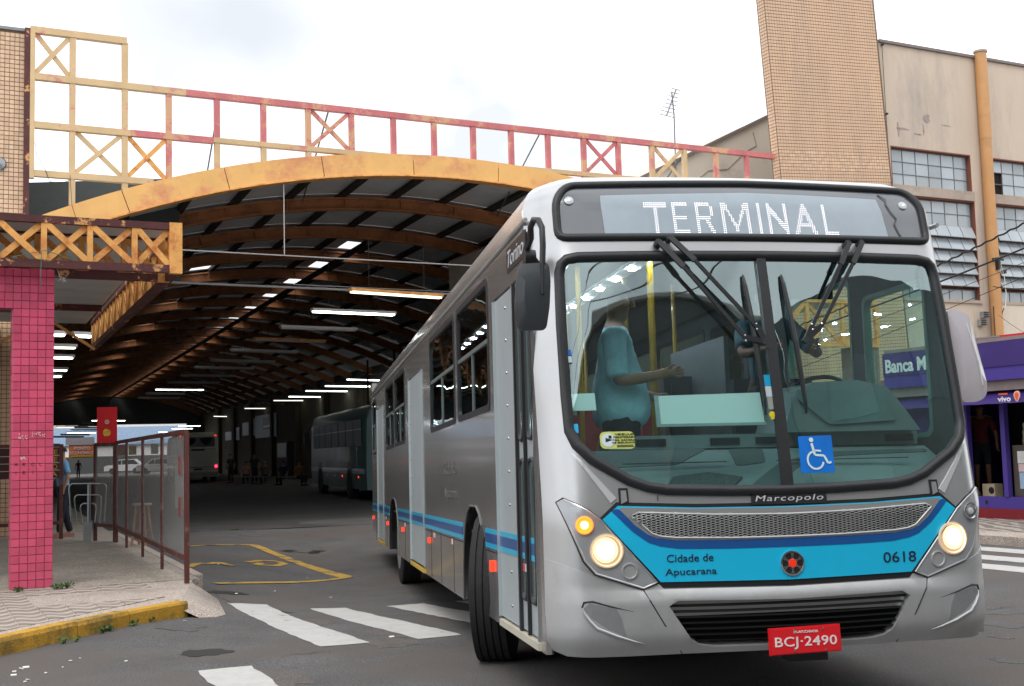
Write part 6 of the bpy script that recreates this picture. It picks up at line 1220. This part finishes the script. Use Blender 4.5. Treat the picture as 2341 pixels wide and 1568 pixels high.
part('ceramic_chain', MB().tube([(3.9, -.36, 6.5), (4.02, -.36, 6.1), (4.05, -.36, 5.6), (3.98, -.36, 5.2)], .012, 6), white, bg_); part('pipe_clamp', MB().box(3.62, 4.05, -.36, -.30, 6.58, 6.64).box(3.75, 3.8, -.42, -.3, 6.3, 6.66).box(3.98, 4.08, -.4, -.3, 6.2, 6.3), black, bg_)
part('lower_wall', MB().box(4.05, 26, -.03, -.001, 0, 5.36), mat('lower_cream', (.66, .58, .48), .85, var=.04), bg_)
# grey gable building behind, left of the tower
gbl = thing('gable_building', 'plain grey beige gable wall rising behind the truss left of the tall tower', 'building', hallM(0, 3.2, 0))
part('wall', MB().prism([(13.0, 0), (13.0, 7.4), (17.0, 9.35), (20.9, 11.25), (24, 11.25), (24, 0)], 0, 6), mat('gable_plaster', (.62, .56, .47), .85, var=.06, scale=.8, col2=(.38, .33, .28), c2pos=(.55, .75)), gbl)
part('verge', MB().bar((13.0, -.04, 7.42), (20.9, -.04, 11.27), .1, .07), mat('coping_grey', (.20, .17, .16), .8), gbl)
part('crack_line', MB().tube([(18.2, -.01, 9.1), (18.6, -.012, 9.4), (19.3, -.012, 9.5), (20.0, -.012, 10.1), (20.4, -.012, 10.3), (20.3, -.012, 10.7)], .012, 4), band, gbl)
an = thing('antenna', 'old television aerial on a thin mast above the truss', 'antenna', hallM(17.4, 3.1, 9.0)); stl_ = mat('aerial_grey', (.22, .22, .23), .5, metal=.4)
part('mast', MB().tube([(0, 0, 0), (.02, 0, 1.9), (-.03, 0, 2.55)], .022, 6), stl_, an); part('boom', MB().bar((-.45, -.3, 1.75), (.30, .25, 2.75), .03, .03), stl_, an)
for k in range(8): t = k / 7; c = Vector((-.45, -.3, 1.75)).lerp(Vector((.30, .25, 2.75)), t); part('element', MB().bar(c + Vector((-.17, .1, .06)) * (1 - .4 * t), c - Vector((-.17, .1, .06)) * (1 - .4 * t), .018, .018), stl_, an)
# ================================================================== PURPLE KIOSK
pur = mat('kiosk_purple', (.045, .024, .165), .45, var=.06, coat=.2); pur2 = mat('kiosk_violet', (.065, .04, .27), .5, var=.05); kg = mat('kiosk_grey', (.26, .21, .20), .7); kred = mat('kiosk_red', (.20, .012, .02), .6)
ks = thing('kiosk', 'purple street kiosk with white lettering and an open doorway', 'kiosk', hallM(14.3, -10.4, .13, -PI / 2))
# local: x runs from far (left in the photo) to near (right), front faces -y
X0, X1 = -2.28, 6.0
part('base', MB().box(X0, X1, -.02, 2.6, 0, .17), kred, ks); part('sill_wall', MB().box(X0, X1, .0, .10, .171, .365), pur2, ks); part('floor', MB().box(X0, X1, .101, 2.6, .171, .34), dkp, ks)
part('upper_sign_band', MB().box(X0, X1, -.35, .10, 2.52, 2.93), pur, ks); part('lower_sign_band', MB().box(X0, X1, -.33, .08, 2.30, 2.519), pur2, ks); part('grey_band', MB().box(X0, X1, -.25, .06, 2.13, 2.299), kg, ks)
b = MB(); n = 44
for i in range(n + 1):
    x = X0 + (X1 - X0) * i / n; b.v += [(x, -.10, 2.129), (x, -.50, 1.905 + .008 * (i % 2)), (x, -.49, 1.90 + .008 * (i % 2)), (x, -.09, 2.12)]
for i in range(n): b.f += [(i * 4 + j, i * 4 + (j + 1) % 4, i * 4 + 4 + (j + 1) % 4, i * 4 + 4 + j) for j in range(4)]
part('awning', b, pur, ks)
part('roof', MB().box(X0, X1, -.30, 2.6, 2.94, 3.0), kg, ks); part('back_wall', MB().box(X0, X1, 2.5, 2.6, .341, 2.93), dkp, ks); part('side_wall', MB().box(X0, X0 + .06, .11, 2.5, .341, 2.93), pur, ks); part('ceiling', MB().box(X0 + .07, X1, .12, 2.49, 2.2, 2.25), dkp, ks)
for x0, x1 in ((-2.27, -2.1), (-.78, -.70), (.0, .09), (1.6, 1.72)): part('post', MB().box(x0, x1, -.02, .08, .366, 2.13), pur2, ks)
part('wall_panel', MB().box(-2.09, -.79, .01, .06, .366, 2.13), pur, ks)
part('shelf_cabinet', MB().box(.101, 1.59, .12, .55, .37, 1.22), mat('cabinet_brown', (.09, .07, .06), .6), ks)
put_text(fit_text('Banca M', .98, .25, offset=.03), None, 0, 0, 0, mat('kiosk_white', (.78, .78, .80), .5), ks, 'lettering', Matrix.Translation((-1.72, -.355, 2.70)) @ RXZ)
put_text(fit_text('vivo', .26, .085, offset=.03), None, 0, 0, 0, mat('kiosk_white', (.78, .78, .80), .5), ks, 'lettering', Matrix.Translation((.50, -.46, 1.975)) @ Matrix.Rotation(-.0, 4, 'X') @ RXZ)
part('orange_line', MB().box(.39, .57, -.46, -.455, 2.045, 2.07), mat('kiosk_orange', (.75, .12, .02), .5), ks)
lg_ = part('balloon_mark', MB().prism([(x_ + .32, z_) for x_, z_ in [(.42, 1.925), (.455, 1.925), (.50, 2.0), (.505, 2.05), (.48, 2.09), (.44, 2.095), (.40, 2.08), (.375, 2.04), (.385, 1.99)]], -.47, -.462), mat('mark_pink', (.8, .45, .40), .5), ks); part('balloon_inner', MB().prism([(x_ + .32, z_) for x_, z_ in [(.43, 1.945), (.45, 1.945), (.475, 2.01), (.478, 2.045), (.46, 2.07), (.43, 2.072), (.405, 2.05), (.402, 2.01)]], -.476, -.4705), mat('kiosk_orange', (.75, .12, .02), .5), ks)
for x, z0, z1, m_ in ((.20, .92, 1.12, white), (.21, .78, .91, mat('paper_pink', (.65, .5, .5), .6)), (.22, .50, .77, mat('paper_blue', (.35, .5, .65), .6))): part('notice', MB().box(x, x + .17, .112, .119, z0, z1), m_, ks)
part('sill_socket', MB().box(-.42, -.37, -.006, -.001, .24, .30), black, ks)
part('goods_shelf', MB().box(.101, 1.59, .7, 1.0, 1.23, 2.1), mat('goods_dark', (.05, .045, .035), .7, var=.8, scale=14, col2=(.12, .10, .04), c2pos=(.5, .6)), ks)
bx = thing('cardboard_box', 'small cream box with a dark round print on the kiosk doorway floor', 'box', hallM(14.65, -9.84, .475, -PI / 2)); part('carton', MB().box(-.13, .13, -.1, .1, 0, .22), mat('carton_cream', (.45, .36, .24), .7), bx); part('round_print', MB().lathe([(.06, 0), (.06, .001), (0, .001)], 16, Matrix.Translation((.06, -.1005, .11)) @ Matrix.Rotation(PI / 2, 4, 'X')), black, bx)
vs_ = thing('statuette', 'small pale figurine standing on the brown cabinet in the kiosk', 'figurine', hallM(14.62, -10.62, 1.355, 0)); part('figure', MB().lathe([(.05, 0), (.06, .05), (.045, .14), (.055, .22), (.03, .26), (.045, .31), (.035, .36), (0, .38)], 12), mat('figurine_tan', (.30, .26, .20), .5), vs_, smooth=True)
rb = thing('roof_box', 'grey metal box on the roof of the purple kiosk', 'box', hallM(14.6, -9.9, 3.13, -PI / 2))
part('case', MB().box(-.25, .33, 0, .3, 0, .10), mat('box_greyd', (.22, .20, .20), .6), rb)
for k in range(3): part('slat', MB().box(-.26, .34, -.012, -.001, .01 + k * .03, .025 + k * .03), kg, rb)
rs = thing('red_roof_sign', 'low red sign board lying on the kiosk roof beside the grey box', 'sign', hallM(14.6, -10.24, 3.13, -PI / 2)); part('board', MB().box(.0, 2.2, 0, .3, 0, .095), mat('sign_red', (.55, .01, .03), .5), rs)
# stripes on the shoulders of the kiosk man
b = MB()
for s in (-1, 1):
    for k in range(3): b.box(s * (.10 + k * .04) - .012, s * (.10 + k * .04) + .012, -.04, .05, 1.405 - k * .012, 1.412 - k * .012)
kp = [o for o in COL.objects if o.get('label', '').startswith('man in a maroon')][0]; part('shoulder_stripes', b, white, kp)
# ================================================================== OVERHEAD CABLES
def wire(lb, A_, B_, r_, sag, n_=16, grp=None, tw=0):
    P = [A_.lerp(B_, i / n_) - Vector((0, 0, sag * 4 * (i / n_) * (1 - i / n_))) for i in range(n_ + 1)]; b = MB().tube(P, r_, 6)
    if tw: P2 = [A_.lerp(B_, i / 160) - Vector((0, 0, sag * 4 * (i / 160) * (1 - i / 160))) + Vector((math.cos(i * 1.3) * r_ * .4, 0, math.sin(i * 1.3) * r_ * .45)) for i in range(161)]; b = MB().tube(P2, r_ * .8, 5)
    tag(part('cable', b, black), lb, 'cable', grp)
def P_(px, py, dist): return CAM_P + ray(px, py) * dist
wire('thick twisted black cable, uppermost of those crossing the windows', P_(1700, 790, 26), P_(2420, 470, 20), .020, .12, tw=1)
wire('thick black cable second from the top crossing the windows', P_(1700, 800, 26), P_(2420, 535, 21), .016, .08)
wire('thin dark wire below the two thick cables', P_(1700, 840, 27), P_(2440, 560, 24), .006, .05); wire('thin dark wire ending at the clamp on the ochre pipe', P_(2271, 655, 29.5), P_(2440, 640, 26), .012, .1)
wire('pair of thin wires running low toward the ochre pipe', P_(1750, 870, 27), P_(2440, 590, 25), .007, .05); wire('faint wire sagging down to the kiosk roof at the right edge', P_(2283, 720, 29), P_(2440, 800, 24), .005, .1)
# ================================================================== ACROSS THE STREET, behind the camera (seen mirrored in the bus windows)
RD = Vector((.61566, -.78801, 0)); RT = Vector((-.78801, -.61566, 0)); RO = Vector((1.438, 6.445, 0)) + RD * 14
RM = Matrix(((RT.x, RD.x, 0, RO.x), (RT.y, RD.y, 0, RO.y), (0, 0, 1, 0), (0, 0, 0, 1)))     # x along the far kerb, y away from the bus
dmk = mat('market_dark', (.055, .06, .06), .7, var=.4, scale=.8); shb = mat('shutter_brown', (.10, .075, .06), .6)
ac_ = thing('market_hall', 'dark market hall with a swept roof edge across the street, mirrored in the windscreen', 'building', RM)
P = [(.05, 0), (.05, 10.2), (1.0, 10.5), (2.4, 11.25), (3.4, 11.7), (4.5, 11.95), (7, 12.0), (50, 12.0), (50, 0)]
part('front', MB().prism(P, 0, 14), dmk, ac_); part('roof_edge', MB().tube([(x, -.1, z) for x, z in P[1:-1]], .12, 6), mat('market_trim', (.34, .32, .29), .6), ac_)
for k in range(9):
    part('shutter', MB().box(.8 + k * 4.2, 4.0 + k * 4.2, -.08, -.001, .2, 3.4), shb, ac_); part('rib', MB().box(.3 + k * 4.2, .6 + k * 4.2, -.14, -.001, 3.6, 10.0), mat('market_rib', (.10, .08, .065), .7), ac_)
part('fascia', MB().box(.1, 50, -.5, -.15, 3.7, 4.3), mat('market_fascia', (.22, .20, .17), .7), ac_)
bk = thing('office_block', 'plain dark office block across the street beside the market hall', 'building', RM)
part('wall', MB().prism([(0, 0), (0, 10.1), (-1.8, 10.55), (-2.4, 10.8), (-5, 10.4), (-5.4, 9.9), (-45, 9.9), (-45, 0)], .1, 12), mat('office_wall', (.10, .10, .095), .7, var=.25), bk)
for i in range(10):
    for j in range(3): part('window', MB().box(-3 - i * 3.4, -1.2 - i * 3.4, .05, .099, 1.2 + j * 2.9, 2.9 + j * 2.9), mat('dark_glass', (.03, .05, .05), .08, coat=1), bk)
for i, (z, lb) in enumerate(((9.4, 'uppermost'), (8.9, 'middle'), (8.5, 'lowest'))): wire(lb + ' of the overhead street cables mirrored in the windscreen', RM @ Vector((22, -6 + i * .3, z)), RM @ Vector((-26, -6 - i * .3, z + .3)), .014, .7)
